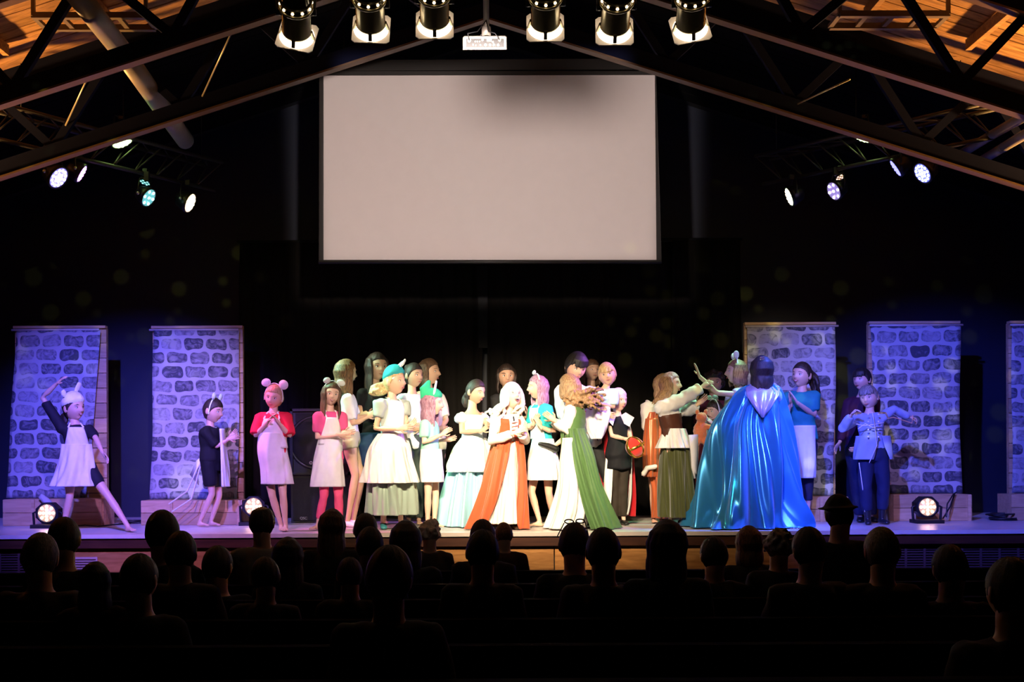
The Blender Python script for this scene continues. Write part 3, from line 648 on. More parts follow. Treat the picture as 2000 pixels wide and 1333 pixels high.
for (px, py, az, tw, lab) in cans:
    c = P(px, py, BARY); 
    d = V((-math.sin(R(az)), math.cos(R(az)), -.48)).normalized()   # aim: away towards the stage and down
    x, y, z = frame_of(d); x = -x; y = -y
    M3 = Matrix.Rotation(R(tw), 3, z); x, y = M3 @ x, M3 @ y
    c = c-z*.153; r = .080
    t = thing('can_light', lab, 'stage light', c)
    def rg(q, rr, n=32): return [c+z*q+x*(rr*math.cos(2*PI*i/n))+y*(rr*math.sin(2*PI*i/n)) for i in range(n)]
    part('can', MB().loft([rg(-.06, r*.96), rg(-.05, r), rg(.10, r), rg(.105, r*1.03), rg(.115, r*1.03), rg(.115, r*.94), rg(-.05, r*.94)]), M_chrome, t)
    part('rear_cap', MB().loft([rg(-.30, r*.45), rg(-.285, r*.62), rg(-.20, r*.80), rg(-.10, r*1.02), rg(-.065, r*1.10), rg(-.055, r*1.10), rg(-.055, r*.9)]), mat('dark_chrome', (.12, .11, .09), .14, .95), t)
    part('rim_ring', MB().ring(c+z*-.062, z, r*1.09, .009, 32, 8), M_chrome, t)
    part('rim_ring', MB().ring(c+z*-.105, z, r*1.03, .007, 32, 8), M_chrome, t)
    for k in range(10):
        a = 2*PI*(k+.5)/10; part('vent_hole', MB().ball(c+z*-.085+x*(r*1.055*math.cos(a))+y*(r*1.055*math.sin(a)), (.0085, .0085, .0085), nu=8, nv=6), mat('leaking_light', (1, .8, .5), .4, emit=(1, .72, .40), estr=5, var=0), t)
    part('rear_glow', MB().cyl(c+z*-.303, c+z*-.299, r*.34, 20), mat('leaking_light', (1, .8, .5)), t)
    # colour frame: square plate with a round hole, gel behind it
    hs = .105; n = 32
    sq = []
    for i in range(n):
        a = 2*PI*(i+.5)/n; q = 1/max(abs(math.cos(a)), abs(math.sin(a))); sq.append((math.cos(a)*q, math.sin(a)*q))
    rot = [( (sx), (sy)) for sx, sy in sq]
    gf = [[c+z*q+x*(hs*sx)+y*(hs*sy) for sx, sy in rot] for q in (.150, .156)]
    hole = [[c+z*q+x*(.9*hs*1.12*math.cos(2*PI*(i+.5)/n)*min(1, .9+.1*abs(math.sin(4*PI*i/n))))+y*(.9*hs*1.12*math.sin(2*PI*(i+.5)/n)) for i in range(n)] for q in (.150, .156)]
    hole = [[p_ if True else p_ for p_ in h_] for h_ in hole]
    hs2 = hs*.93
    hole = [[c+z*q+x*(hs2*math.cos(2*PI*(i+.5)/n))+y*(hs2*math.sin(2*PI*(i+.5)/n)) for i in range(n)] for q in (.150, .156)]
    part('colour_frame', MB().loft([gf[0], gf[1], hole[1], hole[0], gf[0]], caps=False), M_frame, t, False)
    part('gel', MB().cyl(c+z*.151, c+z*.155, hs*.935, 32), M_gel, t, False)
    l_ = bpy.data.lights.new('can_leak', 'POINT'); l_.energy = 1.6; l_.color = (1, .8, .6); l_.shadow_soft_size = .012; lo = bpy.data.objects.new('can_leak', l_); COL.objects.link(lo); lo.location = c+z*.130
    for a in (0, PI/2, PI, 3*PI/2):
        e = x*math.cos(a)+y*math.sin(a); part('gel_clip', MB().bar(c+z*.10+e*r*1.0, c+z*.148+e*r*1.16, .02, .012, e), M_chrome, t, False)
    yk = MB(); s_ = V((x.x, x.y, 0)).normalized()
    top = V((c.x, BARY, BARZ+.33))
    for sg in (-1, 1): yk.tube([c+s_*sg*r*1.2+z*-.02, c+s_*sg*r*1.3+V((0, 0, .12)), top+s_*sg*.06, top], .010, 6)
    part('yoke', yk, M_can, t)
    for sg in (-1, 1): part('yoke_knob', MB().cyl(c+s_*sg*r*1.0+z*-.02, c+s_*sg*r*1.35+z*-.02, .018, 10), M_can, t)
# projector
PY = 7.9; c = P(947, 84, PY)
t = thing('projector', 'white ceiling projector seen from behind, connectors facing the audience', 'projector', c)
part('case', MB().loft([[c+V((sx*.5*w_, y_, sz*h_/2+zz+.36*y_)) for sx, sz in ((-1, -1), (1, -1), (1, .8), (.94, 1), (-.94, 1), (-1, .8))] for y_, w_, h_, zz in ((0, .29, .088, 0), (.02, .30, .094, 0), (.24, .30, .10, 0), (.26, .28, .09, 0))]), mat('warm_white_plastic', (.34, .31, .25), .5), t, False)
pn = part('connector_panel', MB().box(c+V((0, -.003, -.002)), (.255, .01, .058)), mat('panel_black', (.015, .015, .015), .5), t, False)
rs = random.Random(2)
for k, (dx, dz, rr) in enumerate(((-.105, .012, .013), (-.08, -.016, .006), (-.065, .006, .005), (-.05, .006, .005), (-.035, .006, .005), (-.06, -.02, .005), (-.03, -.018, .006), (.005, -.018, .010), (.035, -.018, .009), (.062, -.018, .009), (.09, -.018, .009), (.055, .002, .007), (.1, .014, .010), (-.015, .016, .008))):
    part('socket', MB().cyl(c+V((dx, -.008, dz)), c+V((dx, -.016, dz)), rr, 12), mat('socket_metal', (.7, .62, .5), .35, .5), pn)
part('socket_block', MB().box(c+V((.03, -.012, .015)), (.034, .012, .016)), mat('socket_metal', (.7, .62, .5)), pn, False)
part('mount_plate', MB().box(c+V((0, .12, .065)), (.24, .10, .012)), M_can, t, False)
for dx in (-.06, .06): part('mount_arm', MB().bar(c+V((dx, .12, .05)), c+V((0, .12, .12)), .014, .014), M_can, t, False)
cb_ = c+V((.01, .12, .09)); part('pole', MB().cyl(cb_, V((cb_.x, cb_.y, roofz(cb_.x))), .020, 14), mat('pole_grey', (.35, .31, .27), .4, .4), t)
part('pole_cup', MB().cyl(cb_, cb_+V((0, 0, .06)), .032, 14), mat('pole_grey', (.3, .3, .3)), t)
for sg in (-1, 1):
    m = MB(); m.tube([c+V((-.105, -.016, .012)) if sg < 0 else c+V((.1, -.016, .014)), c+V((-.115*(1 if sg < 0 else -.6), -.04, .05)), c+V((-.05*(1 if sg < 0 else -.5), .02, .085)), cb_+V((0, -.02, .1))], .004, 6); part('lead', m, M_cable, t)
# front-bar spill lights the screen; olive gobo dapple on the back wall; warm uplights in the side bays

# ---------------------------------------------------------------- people
def smooth(a, b, x):
    t = min(1, max(0, (x-a)/(b-a))); return t*t*(3-2*t)
def g(x, z, x0, z0, sx, sz): return math.exp(-((x-x0)/sx)**2-((z-z0)/sz)**2)
def headpt(d, mul=1.0):
    x, y, z = d
    X = .081*x; Z = .1125*z; Y = .096*y
    if z < 0: X *= 1-.27*(-z)**1.8
    if z < 0 and y > 0: Y *= 1-.34*(-z)
    if y < 0:
        Y *= .92; f = min(1, -y*1.6)
        o = .019*g(x, z, 0, -.10, .10, .20)+.013*g(x, z, 0, -.21, .14, .08)
        o += -.010*(g(x, z, .42, .05, .19, .13)+g(x, z, -.42, .05, .19, .13))
        o += .005*(g(x, z, .36, .22, .3, .08)+g(x, z, -.36, .22, .3, .08)+g(x, z, .5, -.3, .25, .2)+g(x, z, -.5, -.3, .25, .2))
        o += .005*g(x, z, 0, -.47, .25, .09)-.004*g(x, z, 0, -.62, .25, .05)+.010*g(x, z, 0, -.82, .28, .15)
        Y -= o*f
    return V((X*mul, Y*mul, Z*mul))
def shell(M, mulf, nu=30, nv=22):
    """head-shaped closed shell; mulf(dir, u) -> radius factor"""
    mb = MB(); pts = []
    for j in range(nv+1):
        t = PI*j/nv
        if j in (0, nv):
            d = V((0, 0, math.cos(t))); pts.append(M @ headpt(d, mulf(d))); continue
        for i in range(nu):
            a = 2*PI*i/nu; d = V((math.sin(t)*math.sin(a), -math.sin(t)*math.cos(a), math.cos(t))); pts.append(M @ headpt(d, mulf(d)))
    ff = [(0, 1+(i+1) % nu, 1+i) for i in range(nu)]
    for j in range(nv-2):
        for i in range(nu):
            a = 1+j*nu+i; b = 1+j*nu+(i+1) % nu; ff.append((a, b, b+nu, a+nu))
    k = len(pts)-1; o = 1+(nv-2)*nu; ff += [(o+i, o+(i+1) % nu, k) for i in range(nu)]
    mb.add(pts, [tuple(reversed(q)) for q in ff]); return mb
def head_into(mb, M, mouth='closed', detail=True):
    """skin 0, white 1, dark 2, lip 3"""
    mb.mi = 0; h = shell(M, lambda d: 1.0, 40 if detail else 20, 34 if detail else 14); mb.add(h.v, h.f)
    R3 = M.to_3x3()
    for s in (-1, 1):
        mb.ball(M @ V((s*.081, .008, -.008)), (.010, .020, .032), R3 @ Matrix.Rotation(s*-.25, 3, 'Z'), 10, 8)
    if not detail: return
    for s in (-1, 1):
        c = V((s*.031, -.0655, .004))
        mb.mi = 1; mb.ball(M @ c, (.0150, .0125, .0092), R3, 10, 8)
        mb.mi = 2; mb.ball(M @ (c+V((0, -.0085, 0))), (.0062, .0052, .0066), R3, 8, 6)
        mb.tube([M @ V((s*.046, -.068, .007)), M @ V((s*.032, -.0775, .0135)), M @ V((s*.017, -.073, .0065))], .0017*M.to_scale()[0], 5)
        mb.mi = 4; mb.tube([M @ V((s*.052, -.066, .024)), M @ V((s*.034, -.082, .030)), M @ V((s*.015, -.084, .025))], [.0018, .0032, .0026], 6, side=R3 @ V((0, 0, 1)))
    for s in (-1, 1):
        mb.mi = 2; mb.ball(M @ V((s*.007, -.100, -.031)), (.0026, .0026, .0018), R3, 6, 4)
    if mouth == 'open':
        mb.mi = 2; mb.ball(M @ V((0, -.0835, -.056)), (.019, .010, .013), R3, 12, 8)
        mb.mi = 1; mb.ball(M @ V((0, -.0865, -.0495)), (.0145, .0078, .0045), R3, 10, 6)
        mb.mi = 3; mb.tube([M @ V(p) for p in ((-.020, -.083, -.055), (0, -.0905, -.043), (.020, -.083, -.055))], .0035, 6); mb.tube([M @ V(p) for p in ((-.020, -.083, -.056), (0, -.089, -.070), (.020, -.083, -.056))], .004, 6)
    elif mouth == 'smile':
        mb.mi = 1; mb.ball(M @ V((0, -.0855, -.053)), (.016, .006, .0045), R3, 10, 6)
        mb.mi = 3; mb.tube([M @ V(p) for p in ((-.022, -.081, -.047), (0, -.0925, -.049), (.022, -.081, -.047))], .0030, 6); mb.tube([M @ V(p) for p in ((-.021, -.082, -.048), (0, -.0905, -.062), (.021, -.082, -.048))], .0036, 6)
    else:
        mb.mi = 3; mb.tube([M @ V(p) for p in ((-.019, -.083, -.053), (0, -.0925, -.0515), (.019, -.083, -.053))], [.0015, .003, .0015], 6); mb.tube([M @ V(p) for p in ((-.017, -.083, -.055), (0, -.0915, -.058), (.017, -.083, -.055))], [.0015, .0034, .0015], 6)
    mb.mi = 0
def hand_into(mb, W_, tip, size, curl=.25, nrm=None):
    W_ = V(W_); d = (V(tip)-W_); d = d.normalized() if d.length > 1e-4 else V((0, 0, -1))
    n = V(nrm) if nrm is not None else V((0, -1, .2))
    n = n-d*n.dot(d)
    if n.length < .1: n = V((1, 0, 0))-d*d.x
    n.normalize(); s = d.cross(n); L_ = size
    pts = [W_-d*.02, W_+d*.12*L_, W_+d*.32*L_, W_+d*.50*L_]
    mb.tube(pts, [(.13*L_, .10*L_), (.17*L_, .095*L_), (.225*L_, .085*L_), (.215*L_, .07*L_)], 10, side=s)
    for i, (o, fl) in enumerate(((-.165, .40), (-.055, .47), (.055, .44), (.155, .34))):
        p = W_+d*.47*L_+s*o*L_; dd = d+s*o*.35; pp = [p]; r = [.052*L_]
        for k in range(3):
            dd = (dd.normalized()*math.cos(curl)+n*math.sin(curl)*(.6+.4*k)).normalized() if curl else dd.normalized()
            p = p+dd*fl*L_*(.42, .32, .26)[k]; pp.append(p); r.append((.050, .046, .038)[k]*L_)
        mb.tube(pp, r, 6)
    p = W_+d*.12*L_-s*.15*L_; q = p+(d*.55-s*.62+n*.3).normalized()*.22*L_; q2 = q+(d*.85-s*.25+n*.35).normalized()*.20*L_
    mb.tube([p, q, q2], [.062*L_, .056*L_, .044*L_], 6)
PROF = [(-.10, .120, .090), (0, .160, .112), (.18, .150, .105), (.42, .128, .090), (.60, .142, .098), (.78, .152, .100), (.90, .130, .084), (.97, .080, .062), (1.06, .052, .052)]
def torso_tube(mb, Pv, N_, side0, side1, k, add=0, t0=-.1, t1=1.06, bend=None, fl=0, chest=1.0):
    ts = sorted(set([t0]+[p[0] for p in PROF if t0 < p[0] < t1]+[t1])); rings = []
    ax = (N_-Pv)
    for t in ts:
        rx = np.interp(t, [p[0] for p in PROF], [p[1] for p in PROF])*k*chest+add; ry = np.interp(t, [p[0] for p in PROF], [p[2] for p in PROF])*k*chest+add*1.1
        if fl and t < .55: rx += fl*(.55-t)/.65; ry += fl*(.55-t)/.65
        c = Pv+ax*t+(V(bend)*math.sin(PI*min(1, max(0, t))) if bend is not None else V((0, 0, 0)))
        s = (V(side0)*(1-t)+V(side1)*t); s -= ax.normalized()*s.dot(ax.normalized()); s.normalize(); f = ax.normalized().cross(s)
        rings.append([c+s*(rx*math.cos(2*PI*i/16))+f*(ry*math.sin(2*PI*i/16)) for i in range(16)])
    mb.loft(rings)
def along(pts, f):
    """f in segments: 1.5 = half way along the second segment"""
    i = min(int(f), len(pts)-2); return pts[:i+1]+[pts[i].lerp(pts[i+1], f-i)]
SKIN = {'fair': (.72, .46, .34), 'light': (.66, .40, .28), 'tan': (.60, .37, .25), 'olive': (.54, .32, .21), 'dark': (.20, .10, .06)}
M_eye = mat('eye_white', (.75, .72, .7), .3); M_iris = mat('eye_dark', (.03, .018, .012), .3)
M_lip = mat('lip_red', (.50, .14, .13), .4)
HAIRS = {'brown': ((.035, .015, .008), (.16, .08, .04)), 'dark': ((.008, .005, .004), (.05, .028, .02)), 'black': ((.004, .004, .004), (.02, .016, .015)), 'blond': ((.34, .20, .08), (.72, .52, .28)),
         'auburn': ((.07, .025, .010), (.30, .13, .05)), 'white': ((.60, .50, .40), (.95, .88, .78)), 'lbrown': ((.13, .065, .03), (.42, .25, .12)), 'grey': ((.10, .09, .08), (.35, .32, .28)), 'mauve': ((.16, .07, .12), (.50, .28, .38))}
def cloth(name, col, rough=.75, bump=.25, **k): return mat(name, col, rough, var=.10, scale=14, bump=bump, **{'spec': .2, **k})
def hair_build(M, spec, H):
    st_ = dict(col='brown', long=0, A=100, n=20, curl=0, drift=(0, 0, 0), vol=0, line=.45, seed=1, pony=None, bun=None, r=.013, fringe=0, bald=0, balls=0, pt=1, out=1.04, front=None)
    st_.update(spec); rs = random.Random(st_['seed']); a_, b_ = 1.0, 0
    def mulf(d):
        y = d.y; ln = st_['line']-.25*st_['fringe']*(1 if abs(d.x) < .45 else 0)
        zt = np.interp(y, [-1, -.75, -.45, -.1, .2, 1], [ln, ln-.02, ln-.22, -.25, -.75, -.85])
        m = smooth(zt-.06, zt+.10, d.z)
        if st_['bald']: m *= 1-smooth(.78, .9, d.z)
        ang = math.atan2(d.x, d.y)
        return .90+m*(.185+st_['vol']+.012*math.sin(ang*13+d.z*4)+.008*math.sin(ang*23+2))
    mb = shell(M, mulf, 44, 30)
    if st_['long'] or st_['pony'] or st_['bun'] or st_['fringe'] or st_['balls']:
        raw = MB(); raw.add(mb.v, mb.f); sc = H/.225
        def sp(phi, z, mul):
            c = math.sqrt(max(0, 1-z*z)); return M @ (headpt(V((c*math.sin(phi), c*math.cos(phi), z)), mul))
        if st_['long']:
            n = st_['n']
            for i in range(n):
                phi = R(-st_['A']+2*st_['A']*i/(n-1)+rs.uniform(-4, 4)); L_ = st_['long']*rs.uniform(.86, 1.08)
                p = [sp(phi*.5, .82, 1.06), sp(phi*.9, .45, 1.10), sp(phi, .0, 1.12), sp(phi, -.45, st_['out']+.15)]
                fs = rs.uniform(.35, 1.25); jz = rs.uniform(-1, 1)*(V(st_['drift']).length*(.5 if st_['n'] > 60 else .22)); b = p[-1]; out = (sp(phi, 0, 1.2)-sp(phi, 0, 1.0)); out.z = 0; out = out.normalized()
                m_ = 5; dr = V(st_['drift'])
                for q in range(1, m_+1):
                    f = q/m_; w_ = st_['curl']*math.sin(f*9+i*2.1)*.7; w2 = st_['curl']*math.cos(f*8+i*1.3)*.7
                    p.append(b+V((0, 0, -L_*f))+out*(.002+.008*math.sin(f*PI))+dr*(f**1.2)*fs+V((0, 0, jz*f))+V((w_, w2, 0)))
                r = st_['r']*sc; p_r = [r*.7, r, r*1.1, r*1.15, r*1.1, r, r*.95, r*.8, r*(.62 if st_['curl'] else .4)]
                raw.tube(p, p_r[:len(p)], 6)
                if st_['curl'] > .015:
                    for c in p[4:]:
                        raw.ball(c+V((rs.uniform(-1, 1), rs.uniform(-1, 1), rs.uniform(-1, 1)))*.016, rs.uniform(.010, .021), nu=8, nv=6)
        if st_['balls']:
            for i in range(46):
                z = rs.uniform(-.3, .95); phi = rs.uniform(-2.0, 2.0) if z < .5 else rs.uniform(-3.1, 3.1); c = sp(phi, z, 1.14); raw.ball(c, st_['balls']*rs.uniform(.8, 1.4), nu=8, nv=6)
        if st_['pony']:
            (dx, dy, dz), L_, dr = st_['pony']; b = M @ V((dx, dy, dz)); raw.ball(b, .034*sc)
            for i in range(9):
                o = V((rs.uniform(-1, 1), rs.uniform(-1, 1), rs.uniform(-1, 1)))*.02*sc; pts = [b+o*.4]
                for q in range(1, 6): f = q/5; pts.append(b+o*(.6+1.2*math.sin(f*PI))+V(dr)*f**.8+V((st_['curl']*math.sin(f*9+i), st_['curl']*math.cos(f*8+i), -L_*f**1.2)))
                raw.tube(pts, [x*sc*st_['pt'] for x in (.012, .017, .018, .016, .013, .006)], 6)
        if st_['bun']:
            c = M @ V(st_['bun'][:3]); raw.ball(c, st_['bun'][3]*sc)
        if st_['fringe']:
            for i in range(11):
                phi = R(180-50+10*i); f0 = sp(phi*1.0, .86, 1.10); f1 = sp(phi, .58, 1.16); f2 = sp(phi+.08*math.sin(i*2), .30-.12*st_['fringe']*rs.uniform(.3, 1.2), 1.14); raw.tube([f0, f1, f2], [.010*sc, .013*sc, .005*sc], 6)
        mb = remesh(raw, .0085 if st_['curl'] or st_['long'] else .008, 2)
    return mb
def person(lab, J, o, group=None):
    """J: world-space joints.  o: clothing and look."""
    Hc, H, yaw = J['head'], J['H'], J['yaw']; hy, hp, hr = J['hrot']; k = J['k']
    M = Matrix.Translation(Hc) @ Matrix.Rotation(R(hy), 4, 'Z') @ Matrix.Rotation(R(hp), 4, 'X') @ Matrix.Rotation(R(hr), 4, 'Y') @ Matrix.Scale(H/.225, 4)
    N_, Pv = J['neck'], J['hips']; side1 = V((math.cos(R(yaw)), math.sin(R(yaw)), 0)); y0 = J.get('hyaw', yaw); side0 = V((math.cos(R(y0)), math.sin(R(y0)), 0))
    fwd = V((math.sin(R(yaw)), -math.cos(R(yaw)), 0)); hw = J['hw']; thin = o.get('thin', .95)*k; detail = o.get('detail', True)
    up = (N_-Pv).normalized(); S = [N_-side1*hw-up*.072*k, N_+side1*hw-up*.072*k]
    sd = J.get('shdz', (0, 0)); S[0].z += sd[0]; S[1].z += sd[1]
    HJ = [Pv-side0*.085*k-V((0, 0, .02*k)), Pv+side0*.085*k-V((0, 0, .02*k))]
    t = thing('person', lab, 'person', J.get('base', V((Pv.x, Pv.y, STAGE))), group)
    raw = MB()
    torso_tube(raw, Pv, N_, side0, side1, k*.93, chest=o.get('chest', 1), bend=J.get('bend'))
    hb = M @ V((0, .022, -.05)); raw.tube([N_-up*.03, N_.lerp(hb, .5), hb], [.060*k, .050*k*1.05*o.get('neckr', 1), .052*k*1.05*o.get('neckr', 1)], 12)
    tr = .085 if o.get('adult') else .076
    for i, a in enumerate(J['arms']):
        if a is None: continue
        E, W_, T_ = a
        raw.tube([S[i]-side1*(-1 if i else 1)*-.0, S[i].lerp(E, .35), E, E.lerp(W_, .35), W_], [.046*thin, .042*thin, .036*thin, .037*thin, .024*thin], 10)
    for i, l in enumerate(J['legs']):
        if l is None: continue
        K, A_, T_ = l
        raw.tube([HJ[i]+V((0, 0, .03*k)), HJ[i].lerp(K, .3), HJ[i].lerp(K, .7), K, K.lerp(A_, .3), K.lerp(A_, .7), A_], [tr*thin*1.04, tr*thin, .060*thin, .049*thin, .051*thin, .037*thin, .031*thin], 12)
        fd = (T_-A_); heel = A_-fd.normalized()*.025*k; heel.z = min(A_.z, A_.z-.03*k)
        raw.tube([A_, A_+V((0, 0, -.02*k))], [.033*thin, .030*thin], 8)
        b0 = V((heel.x, heel.y, A_.z-.045*k+.002)); b1 = T_-fd.normalized()*.05*k
        raw.tube([b0, A_.lerp(T_, .35)+V((0, 0, -.012*k)), b1], [(.027*k, .026*k), (.032*k, .026*k), (.037*k, .013*k)], 10, side=V((-fd.y, fd.x, 0)))
    body = remesh(raw, o.get('voxel', .0115), 3)
    body.m = [0]*len(body.f)
    head_into(body, M, o.get('mouth', 'closed'), detail)
    hs = o.get('hand', .165*k*1.02); body.mi = 0
    for i, a in enumerate(J['arms']):
        if a is None: continue
        E, W_, T_ = a; nn = J.get('palm', [None, None])[i]
        hand_into(body, W_, T_, hs, o.get('curl', (.22, .22))[i], nn if nn is not None else (side1*(1 if i == 0 else -1)+fwd*.2))
    if not o.get('shoes'):
        for l in J['legs']:
            if l is None: continue
            K, A_, T_ = l; fd = V((T_.x-A_.x, T_.y-A_.y, T_.z-A_.z)).normalized(); sx = V((-fd.y, fd.x, 0)).normalized()
            for q in range(5):
                off = (-.030+.015*q)*k; body.ball(T_-fd*(.045-.006*(2-abs(q-1.2)))*k+sx*off+V((0, 0, -.0)), (.0085*k, .0085*k, .0085*k), nu=6, nv=5)
                body.tube([T_-fd*.06*k+sx*off, T_-fd*(.022+.004*abs(q-1))*k+sx*off], .0088*k, 6)
    sk = mat('skin_'+o.get('skin', 'light'), SKIN[o.get('skin', 'light')], .48, var=.06)
    hc = o.get('hair', {}).get('col', 'brown'); hm = hairmat('hair_'+hc, *HAIRS[hc])
    part('body', body, [sk, M_eye, M_iris, M_lip, hm], t)
    if o.get('hair'): part('hair', hair_build(M, o['hair'], H), hm, t)
    # ---- garments that follow the body
    sh = o.get('shirt')
    if sh:
        q = dict(col=(.5, .5, .5), bottom=-.1, sleeve=.6, loose=.014, sl=.018, fl=0, name='shirt', top=.975, cuff=0, puff=0); q.update(sh)
        mb = MB(); torso_tube(mb, Pv, N_, side0, side1, k*.93, q['loose'], q['bottom'], q['top'], bend=J.get('bend'), fl=q['fl'], chest=o.get('chest', 1))
        if q['sleeve']:
            for i, a in enumerate(J['arms']):
                if a is None: continue
                E, W_, T_ = a; pts = [S[i]+up*.004, S[i].lerp(E, .5), E, E.lerp(W_, .5), W_]; n = q['sleeve']*2
                pp = along(pts, min(4, n)); base = [.053, .046, .040, .038, .030]; rr = [b*thin+q['sl']+q['puff']*math.sin(PI*min(1, (j+.4)/max(1, n))) for j, b in enumerate(base)][:len(pp)]
                if q['cuff'] and len(rr) > 2: rr[-1] = rr[-1]-q['sl']*.6; 
                mb.ball(S[i], .050*thin+q['sl']*.8, nu=12, nv=8)
                mb.tube([N_-up*.035*k+(S[i]-N_)*.25, N_.lerp(S[i], .7)-up*.012*k]+pp, [.036*k+q['loose']*.6, .043*k+q['loose']*.8]+rr, 12, round_ends=False)
        mb = wrinkle(remesh(mb, .0125, 6), q.get('wr', .004)*k*1.4, 34, seed=int(abs(Hc.x)*50), zs=.7)
        m_ = q.get('mat') or cloth('cloth_%s_%.2f_%.2f_%.2f' % (q['name'], *q['col']), q['col'], q.get('rough', .75))
        part(q['name'], mb, m_, t)
    tr_ = o.get('trousers')
    if tr_:
        q = dict(col=(.05, .05, .05), length=2, loose=.012, name='trousers', flare=0); q.update(tr_); mb = MB()
        torso_tube(mb, Pv, N_, side0, side1, k*.93, q['loose'], -.1, .2, bend=J.get('bend'))
        for i, l in enumerate(J['legs']):
            if l is None: continue
            K, A_, T_ = l; pts = [HJ[i]+V((0, 0, .03*k)), HJ[i].lerp(K, .5), K, K.lerp(A_, .5), A_+V((0, 0, .02))]; n = min(4, q['length']*2); pp = along(pts, n)
            base = [tr*1.02, .068, .052, .047, .036]; mb.tube(pp, [b*thin+q['loose']+q['flare']*j/4 for j, b in enumerate(base)][:len(pp)], 12, round_ends=False)
        mb = wrinkle(remesh(mb, .0125, 4), .003, 30, seed=3)
        part(q['name'], mb, q.get('mat') or cloth('cloth_%s_%.2f_%.2f_%.2f' % (q['name'], *q['col']), q['col']), t)
    if o.get('shoes'):
        for l in J['legs']:
            if l is None: continue
            K, A_, T_ = l; fd = (T_-A_).normalized(); b0 = A_-fd*.03*k+V((0, 0, -.035*k)); mb = MB()
            qs = k*o.get('shoe_r', 1); mb.tube([b0, A_.lerp(T_, .4)+V((0, 0, -.012*k)), T_-fd*.035*k], [(.036*qs, .034*qs), (.040*qs, .032*qs), (.042*qs, .022*qs)], 12, side=V((-fd.y, fd.x, 0)))
            if o.get('boot'): mb.tube([A_+V((0, 0, -.02)), A_+(K-A_)*o['boot']], [.040*k, .052*k], 12, round_ends=False)
            else: mb.tube([A_+V((0, 0, -.03*k)), A_+V((0, 0, .0))], [.036*k, .036*k], 12, round_ends=False)
            part('shoe', remesh(mb, .008, 2), mat('shoe_%.2f_%.2f_%.2f' % o['shoes'], o['shoes'], .35), t)
    # ---- things on the head
    R3 = M.to_3x3().normalized(); s_ = H/.225
    bd = o.get('band')
    if bd:
        q = dict(col=(.85, .85, .85), ears=[(-.07, .128, .034, .030, -20), (.07, .128, .034, .030, 20)], y=-.01, band=(.85, .85, .85)); q.update(bd)
        mb = MB(); mb.tube([M @ V((.086*math.sin(a)*1.03, q['y']+.01*math.cos(a), .128*math.cos(a)*1.03-.0)) for a in [R(-105+210*i/16) for i in range(17)]], [(.008, .004)]*17, 8, side=R3 @ V((0, 1, 0)))
        hb_ = part('headband', mb, cloth('band_%.2f_%.2f_%.2f' % q['band'], q['band']), t)
        for (ex, ez, ew, eh, ea) in q['ears']:
            mb = MB(); Me = R3 @ Matrix.Rotation(R(ea), 3, 'Y') @ Matrix.Rotation(R(q.get('tilt', 0)), 3, 'Z'); c = M @ V((ex, q['y'], ez))
            mb.ball(c, (ew*s_, .011*s_, eh*s_), Me, 18, 12); mb.ball(c+Me @ V((0, -.008*s_, 0)), (ew*.7*s_, .006*s_, eh*.7*s_), Me, 16, 8)
            part('ear', mb, cloth('ear_%.2f_%.2f_%.2f' % q['col'], q['col']), hb_)
    ht = o.get('hat')
    if ht:
        q = dict(col=(.8, .8, .8), line=.30, vol=.10, peak=None, brim=0); q.update(ht)
        def hm_(d):
            zt = q['line']+.28*(-d.y) if not q.get('flat') else q['line']
            m = smooth(zt-.05, zt+.05, d.z); return .88+m*(.27+q['vol']*smooth(0, 1, d.z)+.012*math.sin(math.atan2(d.x, d.y)*9+d.z*8))
        mb = shell(M, hm_, 40, 28)
        if q['peak'] or q['brim']:
            raw = MB(); raw.add(mb.v, mb.f)
            if q['peak']:
                pk = [M @ V(p) for p in q['peak']]; raw.tube(pk, [.075*s_, .05*s_, .02*s_][:len(pk)] if len(pk) == 3 else .05, 12)
            if q['brim']: raw.ball(M @ V((0, 0, .045)), (.13*s_, .15*s_, .012), R3, 24, 8)
            mb = remesh(raw, .009, 2)
        hh = part('hat', mb, cloth('hat_%.2f_%.2f_%.2f' % q['col'], q['col']), t)
        for e in q.get('ears', []):
            a, b, ra, rb = e; mb = MB(); A_, B_ = M @ V(a), M @ V(b); mb.tube([A_, A_.lerp(B_, .5), B_], [(ra*.6*s_, .010), (ra*s_, .012), (rb*s_, .009)], 12, side=R3 @ V((1, 0, 0))); part('ear', mb, cloth('ear_0.85', (.85, .85, .85)), hh)
    t_info = dict(loose=(o.get('shirt') or {}).get('loose', .014), t=t, M=M, S=S, N=N_, Pv=Pv, fwd=fwd, side=side1, k=k, up=up)
    return t_info
def Yfoot(px, py): return .76*FOC/((py-HY)*math.cos(ROLL)+(px-CX)*math.sin(ROLL))
